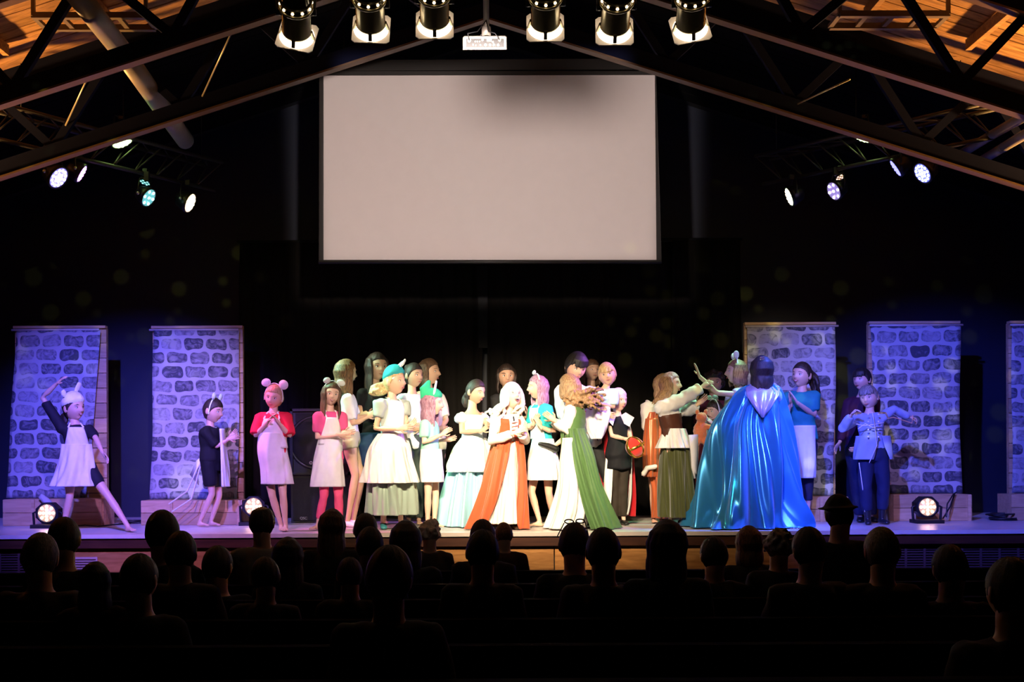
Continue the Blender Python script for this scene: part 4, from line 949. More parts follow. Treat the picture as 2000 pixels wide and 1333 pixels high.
def act(lab, Y, head, hips, yaw, arms, legs, o, neck=None, hyaw=None, k=None, hw=None, **kw):
    """stage figure from photo measurements: head=(px,py,height px,yaw,pitch,roll), hips=(px,py[,dy]),
    arms/legs=[(joint px,py,dy), ...] ; dy in metres towards (-) or away (+)"""
    H = head[2]*Y/FOC; Hc = P(head[0], head[1], Y+(head[6] if len(head) > 6 else 0)); k = k or .84
    hd = Matrix.Rotation(R(head[3]), 3, 'Z') @ V((0, 1, 0))
    if neck: N_ = P(neck[0], neck[1], Y+(neck[2] if len(neck) > 2 else 0))
    else: N_ = Hc+V((0, 0, -.80*H))+hd*.018; 
    pt = lambda q: P(q[0], q[1], Y+(q[2] if len(q) > 2 else 0))
    J = dict(head=Hc, H=H, hrot=head[3:6], neck=N_, hips=pt(hips), yaw=yaw, hyaw=yaw if hyaw is None else hyaw, k=k, hw=hw or .150*k)
    J['arms'] = [None if a is None else [pt(q) for q in a] for a in arms]
    LL = []
    for l in legs:
        if l is None: LL.append(None); continue
        pp = [pt(q) for q in l[:3]]
        if not kw.get('air'):
            pp[1].z = max(pp[1].z if kw.get('tip') else 0, STAGE+.062*k+.008)
            d = pp[2]-pp[1]; d.z = 0
            ft = l[3] if len(l) > 3 else None
            if ft is not None: d = V((math.sin(R(ft)), -math.cos(R(ft)), 0))
            d = d.normalized() if d.length > 1e-3 else V((0, -1, 0)); pp[2] = V((pp[1].x, pp[1].y, 0))+d*.155*k; pp[2].z = STAGE+.012
        LL.append(pp[:3])
    J['legs'] = LL
    J.update({a: b for a, b in kw.items() if a in ('bend', 'palm', 'shdz', 'base')})
    if 'base' not in J: J['base'] = V((J['hips'].x, Y, STAGE))
    return person(lab, J, o)
def ang(l, a): return tuple(l[:2])+((0, 0), )+(a,)
def drape(rings, Y, nf=9, amp=.02, seed=0, th=(0, 360), M_=44, N_=150, front=0, twist=.6, grow=1.0, a0=.15, grow_p=1.0, floor=True, fine=.3, thb=None):
    """cloth surface through elliptical rings measured as (xl, xr, py, depth m[, dy])"""
    rs = random.Random(seed); R_ = np.array([[P((r[0]+r[1])/2, r[2], Y+(r[4] if len(r) > 4 else 0)).x, Y+(r[4] if len(r) > 4 else 0), P((r[0]+r[1])/2, r[2], Y).z, (r[1]-r[0])/2/FOC*Y, r[3]] for r in rings])
    n = len(R_); tt = np.linspace(0, n-1, M_+1); out = []
    comp = [(nf, 1, rs.uniform(0, 6), rs.uniform(-twist, twist)), (nf*1.7+.3, .5, rs.uniform(0, 6), rs.uniform(-twist, twist)*2), (nf*.55, .7, rs.uniform(0, 6), rs.uniform(-twist, twist)), (nf*3.1, fine, rs.uniform(0, 6), rs.uniform(-twist, twist)*3)]
    comp = [(round(c[0]) if th[1]-th[0] >= 360 else c[0], *c[1:]) for c in comp]
    closed = th[1]-th[0] >= 360
    for j, t in enumerate(tt):
        i = min(int(t), n-2); f = t-i
        p0, p1, p2, p3 = R_[max(i-1, 0)], R_[i], R_[i+1], R_[min(i+2, n-1)]
        q = .5*((2*p1)+(-p0+p2)*f+(2*p0-5*p1+4*p2-p3)*f*f+(-p0+3*p1-3*p2+p3)*f**3); q[3] = max(q[3], .01)
        T = t/(n-1); am = amp*(a0+(1-a0)*T**grow_p); row = []
        cnt = N_ if closed else N_+1
        for u in range(cnt):
            ta, tb = (th if thb is None else (th[0]+(thb[0]-th[0])*T, th[1]+(thb[1]-th[1])*T)); th_ = R(ta+(tb-ta)*u/N_); a = th_+R(front)-PI/2
            d = sum(w_*math.sin(fr*th_+ph+tw*T*6) for fr, w_, ph, tw in comp)
            x = q[0]+(q[3]+am*d-am*.6)*math.cos(a); y = q[1]+(q[4]+am*d)*math.sin(a); z = q[2]
            if floor and z < STAGE+.012: z = STAGE+.012+.004*abs(math.sin(th_*nf))
            row.append(V((x, y, z)))
        out.append(row)
    return MB().loft(out, closed=closed, caps=False)
def garment(name, inf, mb, m_, thick=.005):
    o = part(name, mb, m_, inf['t']); q = o.modifiers.new('thick', 'SOLIDIFY'); q.thickness = thick; q.offset = 0; return o
def bib(inf, t0, t1, w0, w1, m_, straps=True, off=None, name='apron_bib', sc=1.0):
    """panel lying on the chest between torso heights t0..t1"""
    off = off or inf['loose']+.012; w0 += inf['loose']*.8
    k = inf['k']; N_, Pv, s, up = inf['N'], inf['Pv'], inf['side'], inf['up']; f = up.cross(s); f = f if f.dot(inf['fwd']) > 0 else -f; ax = N_-Pv; rows = []
    for j in range(13):
        t = t0+(t1-t0)*j/12; w_ = w0+(w1-w0)*j/12; rx = np.interp(t, [p[0] for p in PROF], [p[1] for p in PROF])*k*.93+off; ry = np.interp(t, [p[0] for p in PROF], [p[2] for p in PROF])*k*.93+off*1.25
        if t > .8: ry = np.interp(.8, [p[0] for p in PROF], [p[2] for p in PROF])*k*.93*(1-.3*(t-.8)/.2)+off*1.2
        row = []
        for i in range(15):
            x = (-1+2*i/14)*w_; x_ = min(.97, abs(x)/rx); row.append(Pv+ax*t+s*max(-rx, min(rx, x))+f*(ry*math.sqrt(1-x_*x_)+.003*math.sin(i*1.7+j)))
        rows.append(row)
    o = garment(name, inf, MB().loft(rows, closed=False, caps=False), m_)
    if straps:
        for i, sg in ((0, -1), (14, 1)):
            a = rows[-1][i]; m = MB(); m.tube([a, N_+s*sg*.062*k+f*.045*k+up*.0*k, N_+s*sg*.058*k-f*.035*k+up*.015*k], [(.011*k, .004)]*3, 8, side=s); part('apron_strap', m, m_, inf['t'])
    return o

# ---------------------------------------------------------------- the cast, left to right
M_apron = cloth('white_apron_cotton', (.80, .78, .77), .8, .12)
M_cream = cloth('cream_cotton', (.78, .72, .62), .8, .15)
M_offw = cloth('off_white_blouse', (.74, .70, .66), .8, .2)
def satin(name, col, rough=.28, metal=.35): return mat(name, col, rough, metal, var=.05, scale=6, sheen=.2)
WH = (.78, .76, .74)
# 1 dancer, arm raised
i = act('person at far left with one arm raised, white apron, white mouse-eared head wrap', 12.2, (144, 797, 52, 62, 2, -4), (153, 905), 22,
    [((83, 777, -.05), (111, 750, -.1), (131, 731, -.12)), ((187, 856, -.05), (201, 886, -.12), (213, 902, -.15))],
    [((136, 972, -.05), (124, 1018, 0), (110, 1030), -25), ((213, 972, -.05), (250, 1020, -.1), (267, 1040), 48)],
    dict(skin='light', mouth='smile', hair=dict(col='dark', pony=((0, .09, -.06), .10, (-.06, .03, 0))), hat=dict(col=(.80, .78, .70), line=.22, vol=.12, ears=[((-.075, .02, .10), (-.10, .01, .145), .026, .020), ((.02, .0, .12), (.055, -.02, .205), .026, .024)]),
         shirt=dict(col=(.012, .012, .02), sleeve=.85, loose=.014, name='tee'), trousers=dict(col=(.012, .012, .02), length=.62, loose=.018, name='shorts')), neck=(147, 828), k=.86)
garment('apron', i, drape([(120, 178, 868, .13), (117, 182, 895, .15), (108, 187, 925, .17), (98, 192, 950, .19)], 12.2, 5, .022, 1, (-100, 95), front=10, M_=26, N_=70), M_apron)
bib(i, .30, .90, .125, .075, M_apron)
# 2 boy in black
i = act('boy in black tee and shorts clapping, mint mouse ears, before the second stone flat', 12.95, (416, 803, 47, 72, 14, 2), (414, 900), 72,
    [((424, 873, -.12), (447, 858, -.12), (467, 852, -.10)), ((428, 868, .06), (448, 855, .02), (463, 842, .02))],
    [((414, 966, -.06), (390, 1011, -.02), (400, 1028), 72), ((428, 968, .06), (412, 1013, .06), (433, 1028), 74)],
    dict(skin='light', hair=dict(col='dark', line=.42), band=dict(ears=[(-.060, .138, .030, .036, -15), (.060, .138, .030, .036, 15)], col=(.66, .85, .78), band=(.7, .85, .8)),
         shirt=dict(col=(.008, .008, .010), sleeve=.95, bottom=-.35, loose=.045, sl=.026, name='tee'), trousers=dict(col=(.008, .008, .010), length=.75, loose=.035, name='shorts')), neck=(411, 835), k=.80)
garment('apron', i, drape([(428, 438, 838, .08), (430, 442, 880, .10), (431, 446, 920, .11), (432, 448, 951, .12)], 12.9, 3, .012, 2, (-20, 150), M_=20, N_=40), M_apron)
m = MB(); m.loft([[P(394, 893, 12.85), P(394, 905, 12.85)], [P(384, 900, 12.95), P(385, 918, 12.95)], [P(371, 928, 13.0), P(388, 948, 13.0)]], closed=False, caps=False); garment('apron_tail', i, m, M_apron, .008)
for a, b, c_ in (((392, 900), (366, 960), (330, 985)), ((394, 903), (374, 975), (336, 1000))):
    m = MB(); m.tube([P(a[0], a[1], 12.9), P(b[0], b[1], 12.95), P(c_[0], c_[1], 12.9)], [(.010, .003)]*3, 6); part('apron_tie', m, M_apron, i['t'])
m = MB(); m.ring(i['N']+V((0, 0, -.005)), (0.1, 0, 1), .062, .012, 24, 6); part('collar', m, M_apron, i['t'])
# 3 girl in red
i = act('person in red tee and white apron, hands clasped at the chest, round white mouse ears', 12.15, (535, 776, 47, -8, 12, 9), (534, 898), 0,
    [((499, 852, -.06), (523, 825, -.17), (533, 812, -.19)), ((566, 852, -.06), (545, 827, -.17), (534, 811, -.20))],
    [((532, 970, -.05), (549, 1012, -.02), (552, 1030), 15), ((553, 970, -.10), (558, 1020, -.10), (560, 1040), 5)],
    dict(skin='fair', hair=dict(col='blond', line=.48), band=dict(ears=[(-.082, .128, .046, .038, -25), (.085, .130, .046, .046, 20)], col=(.88, .84, .78)),
         shirt=dict(col=(.72, .02, .05), sleeve=.95, loose=.03, sl=.034, name='tee'), trousers=dict(col=(.01, .01, .015), length=.7, loose=.018, name='shorts')), neck=(534, 806), k=.84)
garment('apron', i, drape([(506, 558, 846, .155), (503, 560, 880, .165), (508, 568, 915, .155), (510, 573, 946, .165)], 12.15, 4, .012, 3, (-112, 112), M_=26, N_=70), M_apron)
bib(i, .24, .86, .150, .080, M_apron)
# 4 girl in pink
i = act('girl in pink tee and pink leggings with a white apron and light grey mouse ears', 12.25, (647, 771, 46, 18, 4, 6), (645, 898), 22,
    [((620, 856, -.06), (661, 850, -.18), (680, 853, -.20)), ((672, 850, 0), (672, 846, -.15), (684, 845, -.16))],
    [((633, 968, -.05), (621, 1017, 0), (615, 1031), -30), ((661, 968, -.03), (663, 1014, 0), (666, 1030), 10)],
    dict(skin='fair', mouth='smile', hair=dict(col='brown', long=.20, A=125, n=24, line=.50), band=dict(ears=[(-.058, .128, .036, .030, -20), (.080, .122, .042, .030, 15)], col=(.80, .80, .80)),
         shirt=dict(col=(.80, .10, .28), sleeve=.75, loose=.016, sl=.02, name='tee'), trousers=dict(col=(.85, .10, .22), length=1.85, loose=.008, name='leggings')), neck=(644, 803), k=.84)
garment('apron', i, drape([(622, 668, 858, .12), (616, 669, 885, .13), (610, 672, 915, .15), (604, 676, 951, .16)], 12.25, 4, .012, 4, (-118, 100), front=8, M_=26, N_=70), M_apron)
bib(i, .30, .86, .120, .060, M_apron)
# 5 teen with back turned, white shirt
i = act('teenage girl turned away, long auburn hair, white tee and khaki shorts', 12.75, (676, 728, 50, 125, 4, 0), (682, 862), 95,
    [((691, 829, -.12), (717, 815, -.14), (732, 806, -.14)), ((700, 820, .12), (720, 812, .12), (735, 806, .1))],
    [((694, 930, -.06), (679, 1000, -.05), (686, 1022), 60), ((706, 930, .07), (690, 990, .2), (700, 1016), 70)],
    dict(skin='tan', shoes=(.75, .75, .75), adult=1, hair=dict(col='auburn', long=.19, A=95, n=22, line=.5), shirt=dict(col=WH, sleeve=.8, bottom=.02, loose=.016, sl=.02, name='tee'), trousers=dict(col=(.46, .42, .28), length=.22, loose=.028, name='shorts')), neck=(679, 768), k=.95)
# 6 tall dark-haired teen
i = act('tall dark-haired teenage girl in a black tee, standing behind the teal cap', 13.25, (736, 717, 54, 32, 5, 0), (732, 868), 25,
    [((703, 812, 0), (722, 808, -.18), (736, 806, -.2)), ((770, 820, 0), (752, 830, -.15), (742, 830, -.18))],
    [((725, 935, -.02), (722, 1000, 0), (720, 1022), 0), ((748, 935, 0), (750, 1000, 0), (752, 1020), 10)],
    dict(skin='tan', adult=1, hair=dict(col='dark', long=.30, A=120, n=24, line=.52), shirt=dict(col=(.01, .01, .01), sleeve=.5, loose=.014, name='tee'), trousers=dict(col=(.02, .05, .12), length=.6, loose=.035, name='shorts', mat=None)), neck=(732, 757), k=.98)
# 8 girl behind, white tee
i = act('dark-haired girl in a white tee between the teal cap and the green hat', 13.1, (808, 734, 47, 50, 4, 0), (805, 868), 30,
    [((782, 840, 0), (800, 835, -.12), (812, 832, -.15)), ((832, 830, 0), (822, 840, -.12), (812, 838, -.15))],
    [((800, 935, 0), (798, 1000, 0), (796, 1020), 0), ((818, 935, 0), (818, 1000, 0), (820, 1020), 10)],
    dict(skin='tan', hair=dict(col='dark', line=.50, bun=(0, .08, .07, .035)), shirt=dict(col=WH, sleeve=.7, loose=.02, name='tee'), trousers=dict(col=(.05, .07, .06), length=2, loose=.02)), neck=(805, 768), k=.88)
# 9 woman behind, cream tee
i = act('brown-haired woman in a cream tee behind the girl in the green pointed hat', 13.4, (838, 727, 50, 70, 2, 0), (848, 870), 45,
    [((836, 830, -.1), (852, 838, -.15), (862, 838, -.15)), ((872, 822, .02), (860, 836, -.05), (852, 838, -.08))],
    [((842, 935, 0), (840, 1000, 0), (838, 1020), 0), ((856, 935, 0), (858, 1000, 0), (860, 1020), 10)],
    dict(skin='tan', adult=1, hair=dict(col='brown', long=.14, A=100, n=18, line=.52), shirt=dict(col=(.74, .70, .58), sleeve=.85, loose=.03, sl=.03, name='tee'), trousers=dict(col=(.02, .02, .02), length=2)), neck=(838, 765), k=.95)
# 7 teal cap girl in grey-green dress
i = act('blond girl in a teal cap and white pinafore over a grey puff-sleeved dress', 12.35, (771, 746, 52, 62, 0, 0), (765, 885), 40,
    [((734, 838, -.12), (780, 838, -.28), (800, 834, -.30)), ((795, 832, .02), (796, 836, -.18), (806, 828, -.2))],
    [((752, 965, -.02), (748, 1016, 0), (752, 1034), 10), ((780, 965, 0), (783, 1014, 0), (786, 1030), 25)],
    dict(skin='light', shoes=(.04, .25, .28), hair=dict(col='blond', pony=((-.01, .08, -.045), .05, (-.15, .02, 0)), pt=1.7, curl=.022, line=.5), hat=dict(col=(.03, .34, .40), line=.34, vol=.16, ears=[((-.075, -.03, .02), (.015, -.06, .14), .014, .013), ((.015, -.06, .135), (.055, -.07, .185), .018, .012), ((.010, -.03, .135), (.085, -.05, .178), .018, .012)]),
         shirt=dict(col=(.42, .47, .45), sleeve=.55, loose=.016, sl=.03, puff=.022, name='bodice')), neck=(765, 779), k=.92)
garment('dress_skirt', i, drape([(738, 790, 856, .14), (722, 800, 900, .24), (718, 812, 950, .30), (716, 816, 1005, .30)], 12.4, 8, .035, 7), satin('sage_satin', (.33, .42, .34), .35, .15))
garment('pinafore_skirt', i, drape([(738, 792, 848, .15), (722, 800, 872, .25), (714, 808, 905, .31), (708, 820, 943, .35)], 12.35, 9, .024, 8, (-125, 125), front=15), M_apron)
bib(i, .32, .95, .14, .09, M_apron)
# ribbon of pale hanging cloth beside her
# 10 girl in green hat
i = act('small girl in a green pointed hat and mint tee, clapping with one palm raised', 12.45, (845, 788, 48, 78, 6, 0), (842, 896), 70,
    [((828, 866, -.14), (863, 849, -.16), (884, 834, -.16)), ((850, 860, .05), (870, 860, 0), (888, 856, 0))],
    [((836, 968, -.05), (835, 1015, 0), (850, 1030), 70), ((851, 968, .06), (848, 1018, .02), (863, 1030), 72)],
    dict(skin='fair', hair=dict(col='mauve', long=.17, A=110, n=22, line=.5, curl=.006), hat=dict(col=(.03, .42, .22), line=.30, vol=.10, peak=[(-.0, .05, .06), (-.0, .085, .13), (0, .055, .19)], ears=[((-.065, -.02, .06), (-.055, -.03, .20), .022, .020)]),
         shirt=dict(col=(.30, .72, .50), sleeve=.7, loose=.018, sl=.022, name='tee')), neck=(838, 820), k=.80)
garment('apron', i, drape([(822, 862, 878, .12), (821, 864, 900, .15), (821, 866, 922, .16), (822, 867, 942, .16)], 12.42, 4, .010, 9, (-150, 150), front=40, M_=24, N_=80), M_apron)
# 11 princess
i = act('woman in an ice-blue ball gown with white puffed sleeves and hip drapes, looking down', 12.7, (929, 766, 47, 52, 14, 0), (924, 880), 35,
    [((902, 845, -.1), (940, 842, -.2), (955, 832, -.22)), ((952, 830, 0), (950, 835, -.15), (960, 830, -.18))],
    [((915, 960, 0), (912, 1005, 0), (912, 1020), 20), ((935, 960, 0), (935, 1005, 0), (936, 1020), 30)],
    dict(skin='tan', hair=dict(col='dark', line=.52, pony=((0, .09, -.05), .12, (-.02, .02, 0))), shirt=dict(col=(.60, .74, .80), sleeve=0, loose=.014, top=.86, bottom=.05, name='bodice')), neck=(922, 800), k=.90)
for sgn, S_ in ((0, i['S'][0]), (1, i['S'][1])):
    m = MB(); m.ball(S_+V((0, 0, -.035)), (.075, .075, .062)); part('puff_sleeve', wrinkle(m, .008, 60, 3+sgn), M_apron, i['t'])
M_ice = satin('ice_blue_satin', (.35, .66, .74), .32, .2)
garment('gown_skirt', i, drape([(900, 950, 860, .14), (884, 962, 900, .22), (868, 972, 955, .28), (856, 980, 1005, .32), (851, 985, 1030, .33)], 12.82, 11, .05, 11, M_=50, N_=180), M_ice)
garment('hip_drape', i, drape([(900, 950, 856, .16), (886, 962, 876, .23), (874, 968, 905, .28), (872, 966, 922, .30)], 12.80, 9, .03, 12, thb=(-170, 120), th=(-170, 170), M_=26), satin('white_satin', (.74, .78, .78), .4, .1))
# 27 dark face behind
i = act('dark-haired face just showing behind the laughing woman in rust orange', 13.6, (989, 735, 46, 8, 5, 0), (990, 868), 0,
    [((968, 825, 0), (972, 860, 0), (972, 875, 0)), ((1016, 822, 0), (1030, 815, -.15), (1030, 800, -.2))],
    [((982, 935, 0), (982, 995, 0), (982, 1010), 0), ((998, 935, 0), (998, 995, 0), (998, 1010), 0)],
    dict(skin='olive', adult=1, hair=dict(col='dark', long=.12, A=100, n=16, line=.50), shirt=dict(col=(.02, .02, .02), sleeve=.6, name='tee'), trousers=dict(col=(.02, .02, .02))), neck=(990, 768), k=.9)
# 12 rust dress
i = act('laughing white-haired woman in a rust-orange overdress with a long cream centre panel', 12.2, (1000, 774, 50, 28, -14, 4), (992, 885), 30,
    [((960, 862, -.12), (1003, 847, -.26), (1022, 838, -.28)), ((1026, 862, 0), (1018, 848, -.2), (1026, 834, -.22))],
    [((985, 960, 0), (980, 1010, 0), (980, 1022), 10), ((1002, 960, 0), (1003, 1010, 0), (1004, 1022), 20)],
    dict(skin='fair', mouth='open', shoes=(.08, .04, .02), hair=dict(col='white', long=.19, A=120, n=34, curl=.022, vol=.07, drift=(-.13, 0, .05), r=.016, out=1.2, line=.5), shirt=dict(mat=M_cream, sleeve=1.9, loose=.014, sl=.022, name='chemise')), neck=(992, 808), k=.90)
M_rust = cloth('rust_velvet', (.47, .075, .022), .6, .2, sheen=.3)
garment('chemise_skirt', i, drape([(972, 1013, 862, .11), (962, 1016, 905, .16), (950, 1020, 960, .20), (938, 1022, 1022, .24)], 12.2, 9, .022, 13), M_cream)
garment('overdress', i, drape([(968, 1015, 850, .14), (963, 1020, 866, .15), (952, 1024, 905, .22), (938, 1028, 955, .26), (924, 1030, 1000, .29), (913, 1031, 1035, .30)], 12.2, 10, .035, 14, (30, 390-4), thb=(56, 328), M_=50, N_=170), M_rust)
mb = MB(); torso_tube(mb, i['Pv'], i['N'], i['side'], i['side'], .90*.93, .030, .22, .86); 
part('laced_bodice', wrinkle(remesh(mb, .0125, 3), .003, 40, 2), M_rust, i['t'])
bib(i, .30, .88, .030, .055, M_cream, straps=False, off=.038, name='bodice_front')
for q in range(5):
    a = i['Pv'].lerp(i['N'], .38+.09*q)+i['fwd']*.140; m = MB(); m.tube([a-i['side']*.035, a+i['side']*.035+V((0, 0, .012))], .004, 6); part('lace', m, M_rust, i['t'])
m = MB(); m.tube([P(1004, 822, 11.98), P(1003, 815, 11.96)], .008, 8); part('microphone', m, M_black, i['t'])
# 13 purple-haired girl
i = act('girl with magenta hair facing left, in a teal tee and white apron', 12.6, (1050, 757, 46, -72, 4, 0), (1060, 880), -60,
    [((1033, 838, -.02), (1042, 828, -.15), (1048, 815, -.18)), ((1082, 846, -.12), (1056, 834, -.22), (1048, 818, -.22))],
    [((1038, 962, 0), (1054, 1010, -.02), (1038, 1026), -70), ((1072, 965, 0), (1082, 990, .15), (1070, 1000), -60)],
    dict(skin='light', mouth='smile', hair=dict(col='mauve', long=.14, A=105, n=22, line=.5), band=dict(ears=[(-.04, .145, .044, .022, -10)], col=(.85, .8, .85)), shirt=dict(col=(.03, .45, .45), sleeve=.8, loose=.016, name='tee')), neck=(1055, 788), k=.88)
garment('apron', i, drape([(1040, 1082, 858, .13), (1035, 1088, 885, .17), (1031, 1092, 912, .19), (1029, 1095, 938, .20)], 12.58, 5, .014, 15, (-160, 160), front=-40), M_apron)
bib(i, .25, .9, .12, .08, M_apron)
# 28 face behind prince
i = act('brown-haired person whose face shows between the young man and the blond boy', 13.7, (1156, 724, 42, 20, 0, 0), (1156, 860), 0,
    [((1134, 820, 0), (1134, 860, 0), (1134, 875, 0)), ((1178, 820, 0), (1178, 860, 0), (1178, 875, 0))],
    [((1148, 930, 0), (1148, 990, 0), (1148, 1005), 0), ((1164, 930, 0), (1164, 990, 0), (1164, 1005), 0)],
    dict(skin='tan', hair=dict(col='brown', long=.1, A=90, n=14), shirt=dict(col=(.05, .05, .06), name='tee'), trousers=dict(col=(.02, .02, .02))), k=.88)
# 14 prince
i = act('dark-haired young man in a loose white shirt and black trousers, carrying the blond boy', 12.95, (1125, 717, 54, 22, 24, 6), (1148, 866), 25,
    [((1102, 808, -.1), (1142, 845, -.32), (1160, 850, -.35)), ((1166, 812, -.05), (1178, 808, -.30), (1196, 812, -.34))],
    [((1112, 930, -.1), (1088, 998, -.1), (1075, 1012), -30), ((1184, 926, 0), (1202, 1004, .02), (1226, 1022), 62)],
    dict(skin='light', adult=1, shoes=(.012, .012, .012), hair=dict(col='black', line=.45, fringe=1.0, vol=.07, seed=4), shirt=dict(col=(.76, .74, .70), sleeve=1.35, loose=.03, sl=.038, puff=.02, wr=.009, name='shirt'), trousers=dict(col=(.022, .024, .02), length=1.9, loose=.018)), neck=(1122, 754), k=1.0, hw=.17)
# 15 carried boy
i = act('small blond boy carried in front of the young man, white apron and pale blue tee', 12.7, (1186, 732, 44, -8, 4, -10), (1142, 842), -12,
    [((1150, 806, -.06), (1166, 800, -.16), (1180, 798, -.2)), ((1198, 796, -.05), (1168, 788, -.18), (1154, 780, -.2))],
    [((1112, 850, -.22), (1082, 872, -.28), (1050, 867, -.30)), ((1118, 880, -.1), (1094, 902, -.1), (1066, 908, -.12))],
    dict(skin='light', shoe_r=1.5, shoes=(.008, .008, .008), hair=dict(col='blond', line=.44, fringe=1.1, vol=.05, seed=9), shirt=dict(col=(.45, .68, .74), sleeve=.85, loose=.018, sl=.024, name='tee'), trousers=dict(col=(.45, .55, .6), length=.5)), neck=(1183, 760), k=.74, air=1, base=P(1160, 850, 12.7))
garment('apron', i, drape([(1150, 1192, 790, .10), (1140, 1192, 815, .14), (1140, 1186, 838, .14), (1152, 1176, 858, .10)], 12.66, 5, .016, 17, (-130, 130), floor=False, M_=26), M_apron)
# 16 green dress
i = act('girl in a green overdress with white sleeves, back turned, brown curls flying right', 12.3, (1112, 757, 48, 238, 8, 0), (1124, 872), 248,
    [((1092, 836, .18), (1080, 822, .1), (1070, 812, .08)), ((1104, 842, -.08), (1084, 822, -.12), (1070, 812, -.12))],
    [((1130, 950, 0), (1120, 1008, 0), (1110, 1022), -60), ((1112, 950, 0), (1105, 1008, 0), (1095, 1022), -60)],
    dict(skin='light', shoes=(.04, .09, .04), hair=dict(col='lbrown', long=.13, A=125, n=90, curl=.030, vol=.07, drift=(.20, 0, .08), r=.012, out=1.2, seed=6), shirt=dict(mat=M_offw, sleeve=1.9, loose=.015, sl=.024, name='chemise'), ), neck=(1122, 790), k=.90)
M_green = cloth('moss_green_cotton', (.07, .145, .045), .6, .2, sheen=.1)
garment('chemise_skirt', i, drape([(1099, 1128, 856, .11), (1094, 1134, 900, .18), (1090, 1148, 950, .25), (1078, 1150, 995, .30), (1064, 1140, 1031, .32)], 12.22, 8, .022, 18), M_offw)
garment('overdress', i, drape([(1096, 1142, 838, .14), (1096, 1146, 850, .15), (1098, 1160, 890, .22), (1106, 1172, 940, .28), (1112, 1190, 990, .33), (1120, 1208, 1033, .36)], 12.28, 10, .030, 19, (-30, 305), thb=(-20, 250), M_=50, N_=170), M_green)
mb = MB(); torso_tube(mb, i['Pv'], i['N'], i['side'], i['side'], .90*.93, .028, .2, .93); part('vest', wrinkle(remesh(mb, .0125, 3), .003, 40, 2), M_green, i['t'])
# 17 crown bearer
i = act('small girl in a black tunic and red cape with white lining, holding a crown ball', 12.85, (1207, 782, 45, 38, 6, 0), (1208, 890), 30,
    [((1196, 852, -.08), (1222, 858, -.22), (1240, 862, -.25)), ((1230, 850, -.02), (1234, 866, -.15), (1244, 874, -.18))],
    [((1202, 960, 0), (1200, 1010, 0), (1200, 1024), 10), ((1216, 960, 0), (1218, 1010, 0), (1220, 1024), 15)],
    dict(skin='fair', shoes=(.01, .01, .01), hair=dict(col='white', line=.5), shirt=dict(col=(.008, .008, .01), sleeve=.3, bottom=-.35, loose=.02, fl=.03, name='tunic'), trousers=dict(col=(.03, .022, .015), length=1.95)), neck=(1206, 812), k=.82)
M_red = satin('crimson_satin', (.52, .012, .02), .35, .15)
garment('cape', i, drape([(1190, 1224, 818, .10, .05), (1180, 1236, 850, .16, .08), (1172, 1238, 910, .20, .12), (1168, 1240, 965, .24, .14), (1164, 1238, 1010, .26, .14)], 12.9, 8, .03, 21, (48, 312), front=22), M_red)
garment('cape_lining', i, drape([(1191, 1222, 818, .10, .0), (1182, 1234, 850, .15, .02), (1174, 1234, 910, .19, .05), (1170, 1231, 965, .22, .06), (1166, 1224, 1006, .24, .06)], 12.88, 5, .012, 22, (42, 76), front=22, N_=30), M_offw)
garment('cape_lining', i, drape([(1191, 1222, 818, .10, .0), (1182, 1234, 850, .15, .02), (1174, 1234, 910, .19, .05), (1170, 1231, 965, .22, .06), (1166, 1224, 1006, .24, .06)], 12.88, 5, .012, 23, (284, 318), front=22, N_=30), M_offw)
m = MB(); c_ = [P(1212, 812, 12.72), P(1222, 806, 12.68), P(1239, 816, 12.66), P(1229, 834, 12.64), P(1219, 828, 12.66)]; m.add(c_+[p+V((0, .015, 0)) for p in c_], [(0, 4, 3, 2, 1), (5, 6, 7, 8, 9)]+[(a, (a+1) % 5, (a+1) % 5+5, a+5) for a in range(5)]); part('wide_collar', m, cloth('lavender_card', (.62, .58, .70)), i['t'], False)
m = MB(); c_ = [P(1203, 812, 12.72), P(1194, 808, 12.70), P(1186, 820, 12.68), P(1197, 832, 12.66)]; m.add(c_+[p+V((0, .015, 0)) for p in c_], [(0, 1, 2, 3), (7, 6, 5, 4)]+[(a, (a+1) % 4, (a+1) % 4+4, a+4) for a in range(4)]); part('wide_collar', m, cloth('lavender_card', (.62, .58, .70)), i['t'], False)
# crown
cc = P(1240, 874, 12.52); cr_ = 21/FOC*12.52
t = thing('crown', 'red and gold crown held sideways by the small girl in the red cape', 'crown', cc)
ax = V((.62, -.70, .30)).normalized(); x_, y_, z_ = frame_of(ax); M_gold = mat('crown_gold', (.85, .50, .08), .22, .95, var=.1)
part('velvet_cap', MB().ball(cc, (cr_*.97, cr_*.97, cr_*.80), Matrix((x_, y_, z_)).transposed(), 24, 16), cloth('crown_velvet', (.62, .03, .02), .8, .2, sheen=.5), t)
for a in (0, 90):
    e = x_*math.cos(R(a+20))+y_*math.sin(R(a+20)); pts = [cc+e*math.cos(R(b))*cr_*1.03+z_*math.sin(R(b))*cr_*.88 for b in range(0, 181, 12)]
    m = MB(); m.tube(pts, [(.014, .004)]*len(pts), 8, side=z_.cross(e)); part('arch', m, M_gold, t)
    for b in range(15, 180, 25):
        part('stud', MB().ball(cc+e*math.cos(R(b))*cr_*1.07+z_*math.sin(R(b))*cr_*.92, .006, nu=8, nv=6), M_gold, t)
part('rim', MB().ring(cc-z_*.004, z_, cr_*1.0, .005, 36, 8, h=.020), M_gold, t)
